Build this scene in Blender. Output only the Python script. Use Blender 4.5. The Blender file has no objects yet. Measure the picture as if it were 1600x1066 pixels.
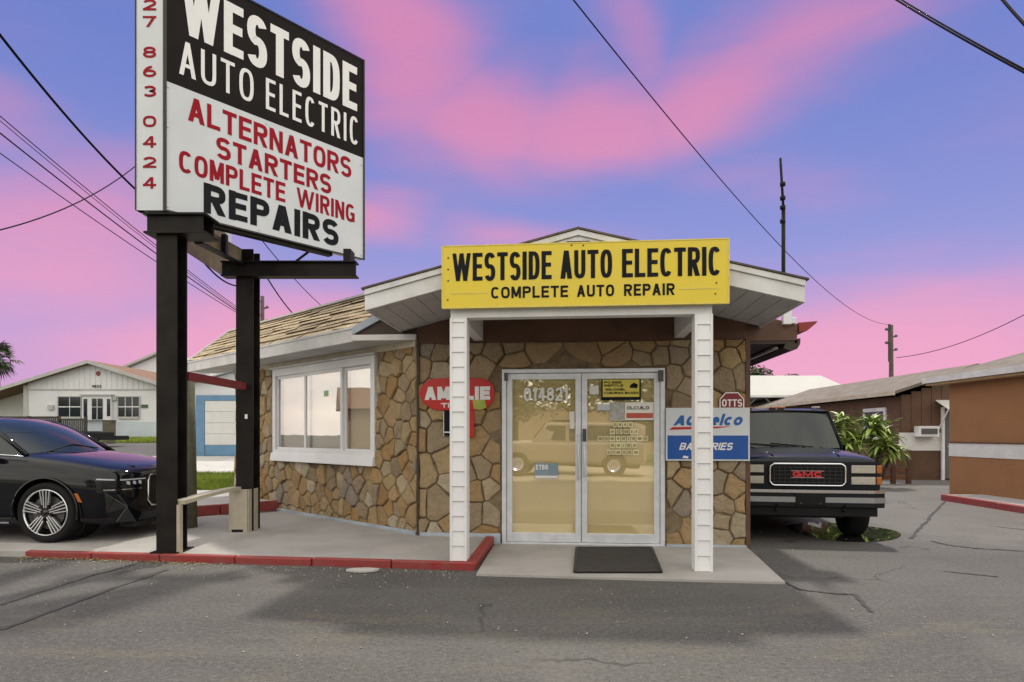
import bpy, bmesh, math, random
from mathutils import Vector, Matrix, noise as mnoise
R = math.radians
SC = bpy.context.scene
COL = SC.collection

# ------------------------------------------------------------------ camera
CAMZ = 1.42
F = 1000.0           # focal length in photo pixels (photo is 1600 wide)
HZ = 680.0           # horizon row in the photo
cam_d = bpy.data.cameras.new('camera'); cam = bpy.data.objects.new('camera', cam_d)
COL.objects.link(cam); SC.camera = cam
cam.location = (0, 0, CAMZ); cam.rotation_euler = (R(90), 0, 0)
cam_d.sensor_width = 36; cam_d.lens = 36 * F / 1600
cam_d.shift_y = (HZ - 533) / 1600
cam_d.clip_end = 3000

def P(px, py, d):
    """photo pixel + depth -> world point"""
    return Vector(((px - 800) / F * d, d, CAMZ - (py - HZ) / F * d))

# ------------------------------------------------------------------ world
SUN_EL, SUN_AZ = 57, 14           # sun stands behind the shop, a little to the right
W = bpy.data.worlds.new('World'); SC.world = W; W.use_nodes = True
W.cycles.sampling_method = 'MANUAL'; W.cycles.sample_map_resolution = 512
def build_world():
    nt = W.node_tree; nt.nodes.clear(); N = nt.nodes; L = nt.links
    def M(op, a, b=None, c=None, clamp=False):
        n = N.new('ShaderNodeMath'); n.operation = op; n.use_clamp = clamp
        for i, v in enumerate((a, b, c)):
            if v is None: continue
            if isinstance(v, (int, float)): n.inputs[i].default_value = v
            else: L.new(v, n.inputs[i])
        return n.outputs[0]
    def mix(f, a, b):
        n = N.new('ShaderNodeMix'); n.data_type = 'RGBA'
        for s, v in ((n.inputs[0], f), (n.inputs[6], a), (n.inputs[7], b)):
            if isinstance(v, tuple): s.default_value = v + (1,)
            elif isinstance(v, (int, float)): s.default_value = v
            else: L.new(v, s)
        return n.outputs[2]
    def sstep(v, lo, hi):
        n = N.new('ShaderNodeMapRange'); n.interpolation_type = 'SMOOTHSTEP'
        L.new(v, n.inputs[0]); n.inputs[1].default_value = lo; n.inputs[2].default_value = hi
        return n.outputs[0]
    tc = N.new('ShaderNodeTexCoord'); sep = N.new('ShaderNodeSeparateXYZ')
    L.new(tc.outputs['Generated'], sep.inputs[0])
    x, y, z = sep.outputs
    def noise(scale, detail, rough=.5, dist=0, off=0):
        mp = N.new('ShaderNodeMapping'); L.new(tc.outputs['Generated'], mp.inputs[0])
        mp.inputs['Scale'].default_value = (1, 1, 2.0); mp.inputs['Location'].default_value = (off, off * .7, 0)
        n = N.new('ShaderNodeTexNoise'); L.new(mp.outputs[0], n.inputs['Vector'])
        n.inputs['Scale'].default_value = scale; n.inputs['Detail'].default_value = detail
        n.inputs['Roughness'].default_value = rough; n.inputs['Distortion'].default_value = dist
        return n.outputs['Fac']
    n1 = noise(2.2, 3, .5, .3); n2 = noise(2.6, 3, .5, .2, 3.1); n3 = noise(5, 4, .55, .4, 7.3)
    az = M('ADD', M('ARCTAN2', x, y), M('MULTIPLY', M('SUBTRACT', n1, .5), .20))
    el = M('ADD', M('ARCSINE', z), M('MULTIPLY', M('SUBTRACT', n2, .5), .13))
    # banks of lit cloud: (azimuth deg, elevation deg, half sizes deg, tilt deg, amount)
    banks = [(-9.8, 31, 11, 5.0, -52, .95), (-2, 25.6, 9, 3.6, -8, .95), (7, 25.4, 12, 3.2, 4, .95), (17, 27, 11, 3.2, 15, .85),
             (26, 30.5, 12, 3.6, 18, .7), (11, 31, 6, 2.4, -40, .5), (-36, 13, 15, 5.0, 8, .75), (-44, 21, 12, 3.0, -12, .5),
             (-12, 18.6, 8, 2.2, 6, .75), (1, 17.6, 10, 2.0, -4, .6), (-20, 7.5, 18, 4.6, 0, .95), (20, 20.5, 9, 2.2, -14, .3),
             (24, 6.0, 28, 4.6, 0, 1.05), (-70, 20, 26, 6, 10, .5), (66, 17, 26, 6, -10, .5)]
    dens = None
    for a, e, ra, re, t, k in banks:
        ca, sa = math.cos(R(t)), math.sin(R(t))
        da = M('SUBTRACT', az, R(a)); de = M('SUBTRACT', el, R(e))
        u = M('DIVIDE', M('ADD', M('MULTIPLY', da, ca), M('MULTIPLY', de, sa)), R(ra))
        v = M('DIVIDE', M('SUBTRACT', M('MULTIPLY', de, ca), M('MULTIPLY', da, sa)), R(re * 1.2))
        g = M('MULTIPLY', M('EXPONENT', M('MULTIPLY', M('ADD', M('MULTIPLY', u, u), M('MULTIPLY', v, v)), -1.0)), k)
        dens = g if dens is None else M('MAXIMUM', dens, g)
    mpw = N.new('ShaderNodeMapping'); L.new(tc.outputs['Generated'], mpw.inputs[0]); mpw.inputs['Rotation'].default_value = (0, R(14), 0); mpw.inputs['Scale'].default_value = (1.2, 1.2, 5.5)
    nw = N.new('ShaderNodeTexNoise'); L.new(mpw.outputs[0], nw.inputs['Vector']); nw.inputs['Scale'].default_value = 3.2; nw.inputs['Detail'].default_value = 7; nw.inputs['Roughness'].default_value = .52; nw.inputs['Distortion'].default_value = .6
    dens = M('ADD', dens, M('MULTIPLY', M('SUBTRACT', nw.outputs['Fac'], .5), .50))
    dens = sstep(dens, .02, .98)
    low = sstep(z, .55, .02)
    blue = mix(low, (.125, .175, .50), (.31, .31, .63))
    low2 = sstep(z, .30, .0)
    blue = mix(M('MULTIPLY', low2, .75), blue, (.62, .28, .50))
    pink = mix(low, (.55, .20, .39), (.74, .31, .48))
    sunset = mix(dens, blue, pink)
    # unseen pale cloud, brightened and warmed to fill the facade; mirrored in the panes
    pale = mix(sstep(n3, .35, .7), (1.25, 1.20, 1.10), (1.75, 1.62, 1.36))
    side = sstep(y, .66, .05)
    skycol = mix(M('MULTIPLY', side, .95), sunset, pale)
    ns = N.new('ShaderNodeTexSky'); ns.sky_type = 'NISHITA'; ns.sun_disc = False
    ns.sun_elevation = R(SUN_EL); ns.sun_rotation = R(SUN_AZ)
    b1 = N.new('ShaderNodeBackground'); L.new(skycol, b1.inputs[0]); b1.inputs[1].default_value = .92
    b2 = N.new('ShaderNodeBackground'); L.new(ns.outputs[0], b2.inputs[0]); b2.inputs[1].default_value = .006
    ad = N.new('ShaderNodeAddShader'); L.new(b1.outputs[0], ad.inputs[0]); L.new(b2.outputs[0], ad.inputs[1])
    o = N.new('ShaderNodeOutputWorld'); L.new(ad.outputs[0], o.inputs[0])
build_world()

sun_d = bpy.data.lights.new('sun', 'SUN'); sun = bpy.data.objects.new('sun', sun_d); COL.objects.link(sun)
sun_d.energy = 2.3; sun_d.angle = R(3); sun_d.color = (1, .93, .80)
_sd = Vector((math.sin(R(SUN_AZ)) * math.cos(R(SUN_EL)), math.cos(R(SUN_AZ)) * math.cos(R(SUN_EL)), math.sin(R(SUN_EL))))
sun.rotation_euler = _sd.to_track_quat('Z', 'Y').to_euler()
SC.cycles.max_bounces = 6; SC.cycles.diffuse_bounces = 3; SC.cycles.glossy_bounces = 3; SC.cycles.transparent_max_bounces = 6
vs = SC.view_settings; vs.view_transform = 'Standard'; vs.look = 'None'; vs.exposure = .30; vs.gamma = 1; vs.use_curve_mapping = False

# ------------------------------------------------------------------ materials
MATS = {}
def mat(name, col, rough=.6, metal=0, var=0, scale=3, bump=0, bscale=40, col2=None, rnd=0, spec=.5, coat=0, detail=5, ramp=None, emit=0, bdist=.02):
    """procedural Principled: base colour with noise variation, optional bump, optional per-object random ramp"""
    if name in MATS: return MATS[name]
    m = bpy.data.materials.new(name); m.use_nodes = True; MATS[name] = m
    nt = m.node_tree; N = nt.nodes; L = nt.links; b = N['Principled BSDF']
    b.inputs['Roughness'].default_value = rough; b.inputs['Metallic'].default_value = metal
    b.inputs['Specular IOR Level'].default_value = spec; b.inputs['Coat Weight'].default_value = coat
    b.inputs['Coat Roughness'].default_value = .03
    b.inputs['Base Color'].default_value = (*col, 1)
    tc = N.new('ShaderNodeTexCoord'); vec = tc.outputs['Object']
    out = None
    if rnd or ramp:
        oi = N.new('ShaderNodeObjectInfo')
        if ramp:
            r = N.new('ShaderNodeValToRGB'); r.color_ramp.interpolation = 'LINEAR'
            el = r.color_ramp.elements
            el[0].color = (*ramp[0], 1); el[1].color = (*ramp[-1], 1)
            for i, c in enumerate(ramp[1:-1]): el.new((i + 1) / (len(ramp) - 1)).color = (*c, 1)
            L.new(oi.outputs['Random'], r.inputs[0]); out = r.outputs[0]
        else:
            h = N.new('ShaderNodeHueSaturation'); h.inputs['Color'].default_value = (*col, 1)
            mr = N.new('ShaderNodeMapRange'); L.new(oi.outputs['Random'], mr.inputs[0])
            mr.inputs[3].default_value = 1 - rnd; mr.inputs[4].default_value = 1 + rnd
            L.new(mr.outputs[0], h.inputs['Value']); out = h.outputs[0]
        va = N.new('ShaderNodeVectorMath'); va.operation = 'ADD'; cx = N.new('ShaderNodeCombineXYZ')
        ml = N.new('ShaderNodeMath'); ml.operation = 'MULTIPLY'; ml.inputs[1].default_value = 37
        L.new(oi.outputs['Random'], ml.inputs[0]); L.new(ml.outputs[0], cx.inputs[0]); L.new(ml.outputs[0], cx.inputs[2])
        L.new(vec, va.inputs[0]); L.new(cx.outputs[0], va.inputs[1]); vec = va.outputs[0]
    if var:
        n = N.new('ShaderNodeTexNoise'); L.new(vec, n.inputs['Vector']); n.inputs['Scale'].default_value = scale
        n.inputs['Detail'].default_value = detail; n.inputs['Roughness'].default_value = .62
        r2 = N.new('ShaderNodeMapRange'); L.new(n.outputs['Fac'], r2.inputs[0])
        r2.inputs[1].default_value = .32; r2.inputs[2].default_value = .68
        mx = N.new('ShaderNodeMix'); mx.data_type = 'RGBA'; L.new(r2.outputs[0], mx.inputs[0])
        if col2 is not None:
            if out is not None: L.new(out, mx.inputs[6])
            else: mx.inputs[6].default_value = (*col, 1)
            mx.inputs[7].default_value = (*col2, 1)
            mm = N.new('ShaderNodeMath'); mm.operation = 'MULTIPLY'; mm.inputs[1].default_value = var
            L.new(r2.outputs[0], mm.inputs[0]); L.new(mm.outputs[0], mx.inputs[0]); out = mx.outputs[2]
        else:
            h2 = N.new('ShaderNodeHueSaturation')
            if out is not None: L.new(out, h2.inputs['Color'])
            else: h2.inputs['Color'].default_value = (*col, 1)
            r3 = N.new('ShaderNodeMapRange'); L.new(r2.outputs[0], r3.inputs[0])
            r3.inputs[3].default_value = 1 - var; r3.inputs[4].default_value = 1 + var
            L.new(r3.outputs[0], h2.inputs['Value']); out = h2.outputs[0]
    if out is not None: L.new(out, b.inputs['Base Color'])
    if bump:
        n = N.new('ShaderNodeTexNoise'); L.new(vec, n.inputs['Vector']); n.inputs['Scale'].default_value = bscale
        n.inputs['Detail'].default_value = 6; n.inputs['Roughness'].default_value = .65
        bp = N.new('ShaderNodeBump'); bp.inputs['Strength'].default_value = bump; bp.inputs['Distance'].default_value = bdist
        L.new(n.outputs['Fac'], bp.inputs['Height']); L.new(bp.outputs[0], b.inputs['Normal'])
    if emit:
        b.inputs['Emission Color'].default_value = (*col, 1); b.inputs['Emission Strength'].default_value = emit
    return m

def glass_mat(name, refl, tint, tcol=(1, 1, 1)):
    m = bpy.data.materials.new(name); m.use_nodes = True; nt = m.node_tree; nt.nodes.clear(); N = nt.nodes; L = nt.links
    g = N.new('ShaderNodeBsdfGlossy'); g.inputs['Roughness'].default_value = .012; g.inputs['Color'].default_value = (*tint, 1)
    t = N.new('ShaderNodeBsdfTransparent'); t.inputs['Color'].default_value = (*tcol, 1)
    tcn = N.new('ShaderNodeTexCoord'); n = N.new('ShaderNodeTexNoise'); L.new(tcn.outputs['Object'], n.inputs['Vector'])
    n.inputs['Scale'].default_value = 1.6; n.inputs['Detail'].default_value = 1
    bp = N.new('ShaderNodeBump'); bp.inputs['Strength'].default_value = .03; bp.inputs['Distance'].default_value = .05
    L.new(n.outputs['Fac'], bp.inputs['Height']); L.new(bp.outputs[0], g.inputs['Normal'])
    mx = N.new('ShaderNodeMixShader'); mx.inputs[0].default_value = refl
    L.new(t.outputs[0], mx.inputs[1]); L.new(g.outputs[0], mx.inputs[2])
    o = N.new('ShaderNodeOutputMaterial'); L.new(mx.outputs[0], o.inputs[0]); MATS[name] = m
    return m

STONE = mat('stone', (.3, .2, .1), .88, var=.42, scale=6, bump=.9, bscale=10, bdist=.05, spec=.15, detail=10, col2=(.20, .14, .08), ramp=[
    (.38, .265, .13), (.46, .35, .20), (.32, .19, .08), (.43, .32, .17), (.37, .30, .20), (.27, .21, .14), (.50, .41, .27),
    (.40, .24, .10), (.34, .28, .19), (.52, .46, .35), (.37, .235, .10), (.30, .275, .24), (.43, .29, .14)])
MORTAR = mat('mortar', (.20, .15, .09), .95, var=.4, scale=9, bump=.6, bscale=60)
WHITE = mat('white_paint', (.74, .75, .77), .5, var=.07, scale=2.5, bump=.06, bscale=25)
WHITED = mat('weathered_white_paint', (.72, .73, .75), .6, var=.65, scale=2.6, bump=.15, bscale=30, col2=(.45, .43, .39), detail=9)
SOFFIT = mat('soffit_paint', (.50, .50, .50), .65, var=.12, scale=2)
BROWN = mat('brown_paint', (.105, .05, .028), .6, var=.25, scale=3, bump=.1)
DARKBROWN = mat('dark_brown_paint', (.045, .026, .018), .6, var=.25, scale=3)
ALU = mat('aluminium', (.70, .73, .78), .38, metal=.25, var=.10, scale=6)
ALUD = mat('dull_metal', (.10, .10, .105), .45, metal=.6, var=.1)
VINYL = mat('white_vinyl', (.78, .79, .82), .42, var=.35, scale=2.2, col2=(.62, .62, .60), detail=8)
SHINGLE = mat('shingle', (.46, .37, .24), .9, var=.25, scale=8, bump=.7, bscale=90, rnd=.22)
ROOFUND = mat('roof_felt', (.05, .045, .04), .95, var=.2)
DKSHING = mat('dark_shingle', (.12, .10, .085), .9, var=.3, scale=5, bump=.6, bscale=60)
STEEL = mat('painted_steel', (.013, .011, .010), .5, var=.5, scale=3, bump=.05, bscale=20, spec=.16)
REDST = mat('maroon_steel', (.15, .012, .016), .45, var=.2)
BEIGE = mat('beige_paint', (.42, .38, .30), .6, var=.15, scale=4)
TAN = mat('old_plywood', (.16, .12, .06), .8, var=.35, scale=5)
SIGNW = mat('sign_white', (.62, .66, .70), .45, var=.06, scale=1.3, spec=.2)
SIGNK = mat('sign_black', (.014, .011, .011), .5, var=.25, scale=2, spec=.08)
SIGNR = mat('sign_red', (.30, .010, .022), .5, var=.08, spec=.08)
LETW = mat('letter_white', (.76, .77, .78), .4, var=.04)
LETK = mat('letter_black', (.012, .013, .017), .55, var=.15, spec=.08)
YELLOW = mat('sign_yellow', (.74, .57, .02), .45, var=.55, scale=1.6, col2=(.62, .50, .09), detail=8)
YELEDGE = mat('sign_yellow_worn', (.66, .55, .12), .5, var=.15, scale=9)
REDP = mat('glossy_red', (.50, .018, .018), .3, var=.08)
MAROON = mat('maroon_enamel', (.20, .012, .022), .35, var=.08)
BLUEP = mat('battery_blue', (.012, .085, .36), .35, var=.1, scale=3)
BLUEL = mat('logo_blue', (.012, .11, .38), .4)
REDKERB = mat('red_kerb_paint', (.30, .022, .026), .6, var=.55, scale=5, bump=.4, bscale=30, col2=(.22, .10, .08), detail=8)
CONC = mat('walk_concrete', (.36, .345, .335), .85, var=.17, scale=1.1, bump=.25, bscale=50, detail=9)
CONC2 = mat('pale_concrete', (.46, .45, .435), .85, var=.15, scale=1.4, bump=.25, bscale=50, detail=8)
BLUEGREY = mat('grey_blue_paint', (.36, .41, .47), .7, var=.2, scale=3)
MAT_RUB = mat('rubber_mat', (.045, .04, .038), .9, var=.25, scale=12, bump=.8, bscale=220)
BLACKP = mat('black_plastic', (.010, .010, .011), .5, spec=.2)
RUBBER = mat('tyre_rubber', (.012, .012, .013), .75, var=.2, scale=8, spec=.2)
CARPAINT = mat('black_car_paint', (.004, .005, .008), .06, spec=.42)
CARTRIM = mat('gloss_black_trim', (.008, .008, .009), .12, spec=.6)
CARGLASS = mat('car_glass', (.010, .018, .020), .03, spec=.6)
TRUCKPAINT = mat('dark_blue_truck_paint', (.006, .012, .022), .22, spec=.35, var=.15)
TRUCKLOW = mat('truck_black_panel', (.012, .013, .016), .5, var=.15, spec=.2)
CHROME = mat('chrome', (.72, .74, .77), .14, metal=1)
LENS = mat('headlamp_lens', (.42, .40, .34), .15, spec=.8, coat=1, var=.1, scale=20)
LAMPDARK = mat('smoked_lamp', (.012, .013, .016), .1, spec=.5)
LAMPCLEAR = mat('lamp_clear', (.55, .60, .66), .15, spec=.8)
AMBER = mat('amber_lens', (.42, .12, .015), .2, spec=.7)
RIM = mat('alloy_bright', (.72, .73, .76), .25, metal=.85)
RIMK = mat('alloy_black', (.012, .012, .014), .3, metal=.3)
WHOUSE = mat('white_siding', (.66, .67, .69), .7, var=.06, scale=.6)
WHOUSE2 = mat('pale_foundation', (.50, .56, .62), .75, var=.08, scale=.8)
TRIMG = mat('grey_trim', (.42, .42, .41), .7, var=.1)
BRROOF = mat('brown_roof_shingle', (.20, .115, .075), .9, var=.2, scale=2, bump=.5, bscale=20)
DGLASS = mat('dark_window_glass', (.014, .024, .03), .08, spec=.45)
BLUETRIM = mat('blue_trim', (.11, .23, .37), .6, var=.12, scale=2)
GARDOOR = mat('garage_door_paint', (.60, .60, .59), .6, var=.06)
WOODDK = mat('weathered_wood', (.05, .042, .036), .85, var=.35, scale=4, bump=.4, bscale=25)
WOODPOST = mat('olive_wood', (.10, .095, .06), .85, var=.3, scale=5, bump=.4)
STUCCO = mat('orange_stucco', (.36, .175, .076), .9, var=.55, scale=1.3, col2=(.24, .12, .058), bump=1.0, bscale=26, detail=9)
STUCCOW = mat('white_stucco_band', (.70, .70, .69), .85, var=.08, bump=.8, bscale=26)
BRWALL = mat('brown_siding', (.105, .055, .032), .8, var=.18, scale=2)
GREYDOOR = mat('grey_door', (.10, .105, .115), .5, var=.1)
GREYROOF = mat('grey_roof_shingle', (.165, .14, .12), .9, var=.25, scale=2.5, bump=.5, bscale=30)
METALROOF = mat('white_metal_roof', (.74, .74, .74), .5, var=.04, scale=.5)
BARK = mat('bark', (.10, .075, .05), .9, var=.35, scale=8, bump=.8, bscale=20)
POLEW = mat('pole_wood', (.07, .055, .045), .9, var=.3, scale=3)
WIRE = mat('wire_black', (.008, .008, .010), .7, spec=.05)
LEAF = mat('leaf_green', (.055, .10, .025), .55, rnd=.35, var=.3, scale=1.5)
LEAF2 = mat('leaf_dark', (.030, .06, .018), .6, var=.45, scale=.7)
LEAFD = mat('strap_leaf', (.26, .35, .085), .45, rnd=.5, var=.25, scale=4)
GRASS = mat('grass_blade', (.22, .29, .03), .7, var=.4, scale=1.2)
PALML = mat('palm_leaf', (.04, .06, .022), .55, rnd=.4, var=.3)
CREAM = mat('cream_shade', (.93, .82, .53), .8, var=.05, scale=.8)
CREAMW = mat('pale_shade', (.90, .87, .77), .8, var=.06, scale=.8)
PAPER = mat('paper_white', (.76, .75, .70), .7, var=.05)
PAPERY = mat('paper_yellow', (.68, .58, .10), .6, var=.1)
TAR = mat('tar_seal', (.022, .021, .021), .7, var=.2)
TIGN = mat('galvanised', (.45, .47, .50), .4, metal=.6, var=.15)
WATER = mat('puddle_water', (.02, .022, .022), .02, spec=.8)
GLASS = glass_mat('door_glass', .24, (1, .97, .88), (.99, .975, .92))
WGLASS = glass_mat('window_glass', .34, (1, .985, .95), (.95, .95, .93))

# ------------------------------------------------------------------ mesh helpers
class MB:
    def __init__(s): s.v = []; s.f = []
    def add(s, vs, fs):
        o = len(s.v); s.v += [tuple(p) for p in vs]; s.f += [tuple(i + o for i in f) for f in fs]; return s
    def box(s, x0, x1, y0, y1, z0, z1):
        return s.add([(x0, y0, z0), (x1, y0, z0), (x1, y1, z0), (x0, y1, z0), (x0, y0, z1), (x1, y0, z1), (x1, y1, z1), (x0, y1, z1)],
                     [(0, 3, 2, 1), (4, 5, 6, 7), (0, 1, 5, 4), (1, 2, 6, 5), (2, 3, 7, 6), (3, 0, 4, 7)])
    def hexa(s, p):      # 8 points: bottom ring 0-3 ccw from above, top ring 4-7
        return s.add(p, [(0, 3, 2, 1), (4, 5, 6, 7), (0, 1, 5, 4), (1, 2, 6, 5), (2, 3, 7, 6), (3, 0, 4, 7)])
    def prism(s, poly, a, b, axis='z'):
        n = len(poly)
        def q(p, h): return {'z': (p[0], p[1], h), 'y': (p[0], h, p[1]), 'x': (h, p[0], p[1])}[axis]
        vs = [q(p, a) for p in poly] + [q(p, b) for p in poly]
        fs = [tuple(range(n))[::-1], tuple(range(n, 2 * n))] + [(i, (i + 1) % n, n + (i + 1) % n, n + i) for i in range(n)]
        return s.add(vs, fs)
    def beam(s, a, b, w, h, up=(0, 0, 1)):
        a = Vector(a); b = Vector(b); d = (b - a).normalized(); u = Vector(up)
        sx = d.cross(u).normalized(); uu = sx.cross(d).normalized(); p = []
        for q in (a, b):
            for i, j in ((-1, -1), (1, -1), (1, 1), (-1, 1)): p.append(q + sx * (i * w / 2) + uu * (j * h / 2))
        return s.add(p, [(0, 1, 2, 3), (7, 6, 5, 4), (0, 4, 5, 1), (1, 5, 6, 2), (2, 6, 7, 3), (3, 7, 4, 0)])
    def tube(s, pts, r, n=6, cap=True):
        pts = [Vector(p) for p in pts]; rs = r if isinstance(r, (list, tuple)) else [r] * len(pts); o = []; vs = []
        for i, p in enumerate(pts):
            d = (pts[min(i + 1, len(pts) - 1)] - pts[max(i - 1, 0)]).normalized()
            ref = Vector((0, 0, 1)) if abs(d.z) < .9 else Vector((1, 0, 0))
            a = d.cross(ref).normalized(); b = a.cross(d)
            vs += [p + (a * math.cos(2 * math.pi * k / n) + b * math.sin(2 * math.pi * k / n)) * rs[i] for k in range(n)]
        fs = [(i * n + k, i * n + (k + 1) % n, (i + 1) * n + (k + 1) % n, (i + 1) * n + k) for i in range(len(pts) - 1) for k in range(n)]
        if cap: fs += [tuple(range(n))[::-1], tuple(range((len(pts) - 1) * n, len(pts) * n))]
        return s.add(vs, fs)
    def lathe(s, prof, c=(0, 0, 0), axis='y', n=32, close=False):
        vs = []; m = len(prof)
        for k in range(n):
            a = 2 * math.pi * k / n
            for r, h in prof:
                q = {'y': (r * math.cos(a), h, r * math.sin(a)), 'z': (r * math.cos(a), r * math.sin(a), h)}[axis]
                vs.append((q[0] + c[0], q[1] + c[1], q[2] + c[2]))
        fs = [(k * m + i, k * m + i + 1, ((k + 1) % n) * m + i + 1, ((k + 1) % n) * m + i) for k in range(n) for i in range(m - 1)]
        return s.add(vs, fs)

def obj(name, mb, m, parent=None, smooth=False, bevel=0, loc=None, rotz=None):
    me = mb if isinstance(mb, bpy.types.Mesh) else bpy.data.meshes.new(name)
    if not isinstance(mb, bpy.types.Mesh):
        me.from_pydata(mb.v, [], mb.f); me.update()
        bm = bmesh.new(); bm.from_mesh(me); bmesh.ops.recalc_face_normals(bm, faces=bm.faces); bm.to_mesh(me); bm.free()
    if smooth:
        me.polygons.foreach_set('use_smooth', [True] * len(me.polygons))
    if not me.materials: me.materials.append(m)
    o = bpy.data.objects.new(name, me); COL.objects.link(o)
    if parent is not None: o.parent = parent
    if loc is not None: o.location = loc
    if rotz is not None: o.rotation_euler = (0, 0, rotz)
    if bevel:
        b = o.modifiers.new('bevel', 'BEVEL'); b.width = bevel; b.segments = 2; b.limit_method = 'ANGLE'; b.angle_limit = R(40)
        if smooth is False: pass
    return o
def tag(o, label, cat, group=None):
    o['label'] = label; o['category'] = cat
    if group: o['group'] = group
    return o
def thing(name, label, cat, loc=(0, 0, 0), rotz=0, group=None):
    o = bpy.data.objects.new(name, None); COL.objects.link(o); o.empty_display_size = .2
    o.location = loc; o.rotation_euler = (0, 0, rotz)
    return tag(o, label, cat, group)
def struct(o): o['kind'] = 'structure'; return o
def stuff(o): o['kind'] = 'stuff'; return o
def sstep(v, a, b):
    t = max(0, min(1, (v - a) / (b - a))); return t * t * (3 - 2 * t)

# ------------------------------------------------------------------ stroke lettering
def _arc(cx, cy, rx, ry, a0, a1, n=14, e=2.0):
    out = []
    for i in range(n + 1):
        a = R(a0 + (a1 - a0) * i / n); c, s_ = math.cos(a), math.sin(a)
        out.append((cx + rx * math.copysign(abs(c) ** (2 / e), c), cy + ry * math.copysign(abs(s_) ** (2 / e), s_)))
    return out
def _glyphs():
    G = {}
    E = 2.7
    ring = _arc(.5, .5, .5, .5, 0, 360, 28, E)
    G['A'] = (1.08, [('d', (0, 0), (.5, 1)), ('d', (1, 0), (.5, 1)), ('b', (.2, .28), (.8, .28))])
    pb = [(0, 1), (.5, 1)] + _arc(.5, .75, .5, .25, 90, -90, 10, E) + [(.5, .5), (0, .5)]
    bb = [(0, .5), (.5, .5)] + _arc(.5, .25, .5, .25, 90, -90, 10, E) + [(.5, 0), (0, 0)]
    G['B'] = (1, [('l', (0, 0), (0, 1)), ('c', *pb), ('c', *bb)])
    G['C'] = (1, [('c', *_arc(.5, .5, .5, .5, 42, 318, 22, E))])
    G['D'] = (1, [('l', (0, 0), (0, 1)), ('c', *([(0, 1), (.4, 1)] + _arc(.4, .5, .6, .5, 90, -90, 16, E) + [(.4, 0), (0, 0)]))])
    G['E'] = (.86, [('l', (0, 0), (0, 1)), ('l', (0, 1), (1, 1)), ('l', (0, .52), (.9, .52)), ('l', (0, 0), (1, 0))])
    G['F'] = (.84, [('l', (0, 0), (0, 1)), ('l', (0, 1), (1, 1)), ('l', (0, .5), (.88, .5))])
    G['G'] = (1.04, [('c', *_arc(.5, .5, .5, .5, 42, 345, 22, E)), ('b', (.55, .46), (1, .46)), ('l', (1, .05), (1, .46))])
    G['H'] = (1, [('l', (0, 0), (0, 1)), ('l', (1, 0), (1, 1)), ('b', (0, .5), (1, .5))])
    G['I'] = (0, [('l', (.5, 0), (.5, 1))])
    G['K'] = (1, [('l', (0, 0), (0, 1)), ('d', (.05, .4), (1, 1)), ('d', (.35, .55), (1, 0))])
    G['L'] = (.82, [('l', (0, 1), (0, 0)), ('l', (0, 0), (1, 0))])
    G['M'] = (1.2, [('l', (0, 0), (0, 1)), ('l', (1, 0), (1, 1)), ('d', (0, 1), (.5, .12)), ('d', (1, 1), (.5, .12))])
    G['N'] = (1.02, [('l', (0, 0), (0, 1)), ('l', (1, 0), (1, 1)), ('d', (0, 1), (1, 0))])
    G['O'] = (1.05, [('r', *ring)])
    G['P'] = (.98, [('l', (0, 0), (0, 1)), ('c', *pb)])
    G['R'] = (1.02, [('l', (0, 0), (0, 1)), ('c', *pb), ('d', (.45, .5), (1, 0))])
    sp = _arc(.5, .745, .5, .255, 25, 270, 16, 2.3)[:-1] + _arc(.5, .245, .5, .265, 90, -155, 16, 2.3)
    G['S'] = (1, [('c', *sp)])
    G['T'] = (.95, [('l', (0, 1), (1, 1)), ('l', (.5, 0), (.5, 1))])
    G['U'] = (1, [('l', (0, 1), (0, .3), *_arc(.5, .3, .5, .3, 180, 360, 12, E)[1:-1], (1, .3), (1, 1))])
    G['V'] = (1.05, [('d', (0, 1), (.5, 0)), ('d', (1, 1), (.5, 0))])
    G['W'] = (2.15, [('v', (0, 1), (.25, 0)), ('v', (.5, 1), (.25, 0)), ('v', (.5, 1), (.75, 0)), ('v', (1, 1), (.75, 0))])
    G['0'] = (.95, [('r', *ring)])
    G['1'] = (.5, [('l', (.75, 0), (.75, 1)), ('d', (0, .7), (.7, 1))])
    G['2'] = (.95, [('c', *(_arc(.5, .71, .5, .29, 165, -35, 14) + [(0.02, .02)])), ('l', (0, 0), (1, 0))])
    G['3'] = (.95, [('c', *(_arc(.5, .76, .47, .24, 155, -80, 12) + _arc(.5, .265, .5, .265, 80, -155, 12)))])
    G['4'] = (1, [('d', (0, .28), (.7, 1)), ('l', (0, .26), (1, .26)), ('l', (.72, 0), (.72, 1))])
    G['6'] = (.95, [('r', *_arc(.5, .3, .5, .3, 0, 360, 22)), ('c', *_arc(.75, .3, .75, .7, 180, 92, 10))])
    G['7'] = (.95, [('l', (0, 1), (1, 1)), ('d', (1, 1), (.3, 0))])
    G['8'] = (.95, [('r', *_arc(.5, .755, .45, .245, 0, 360, 20)), ('r', *_arc(.5, .265, .5, .265, 0, 360, 20))])
    G['9'] = (.95, [('r', *_arc(.5, .7, .5, .3, 0, 360, 22)), ('c', *_arc(.25, .7, .75, .7, 0, -88, 10))])
    # lower case used by the battery maker's mark
    G['e'] = (.85, [('c', *([(0, .33), (1, .33)] + _arc(.5, .33, .5, .33, 0, 305, 18)))])
    G['l'] = (0, [('l', (.5, 0), (.5, 1))])
    G['c'] = (.85, [('c', *_arc(.5, .33, .5, .33, 45, 315, 16))])
    G['o'] = (.9, [('r', *_arc(.5, .33, .5, .33, 0, 360, 20))])
    return G
GLY = _glyphs()

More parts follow.
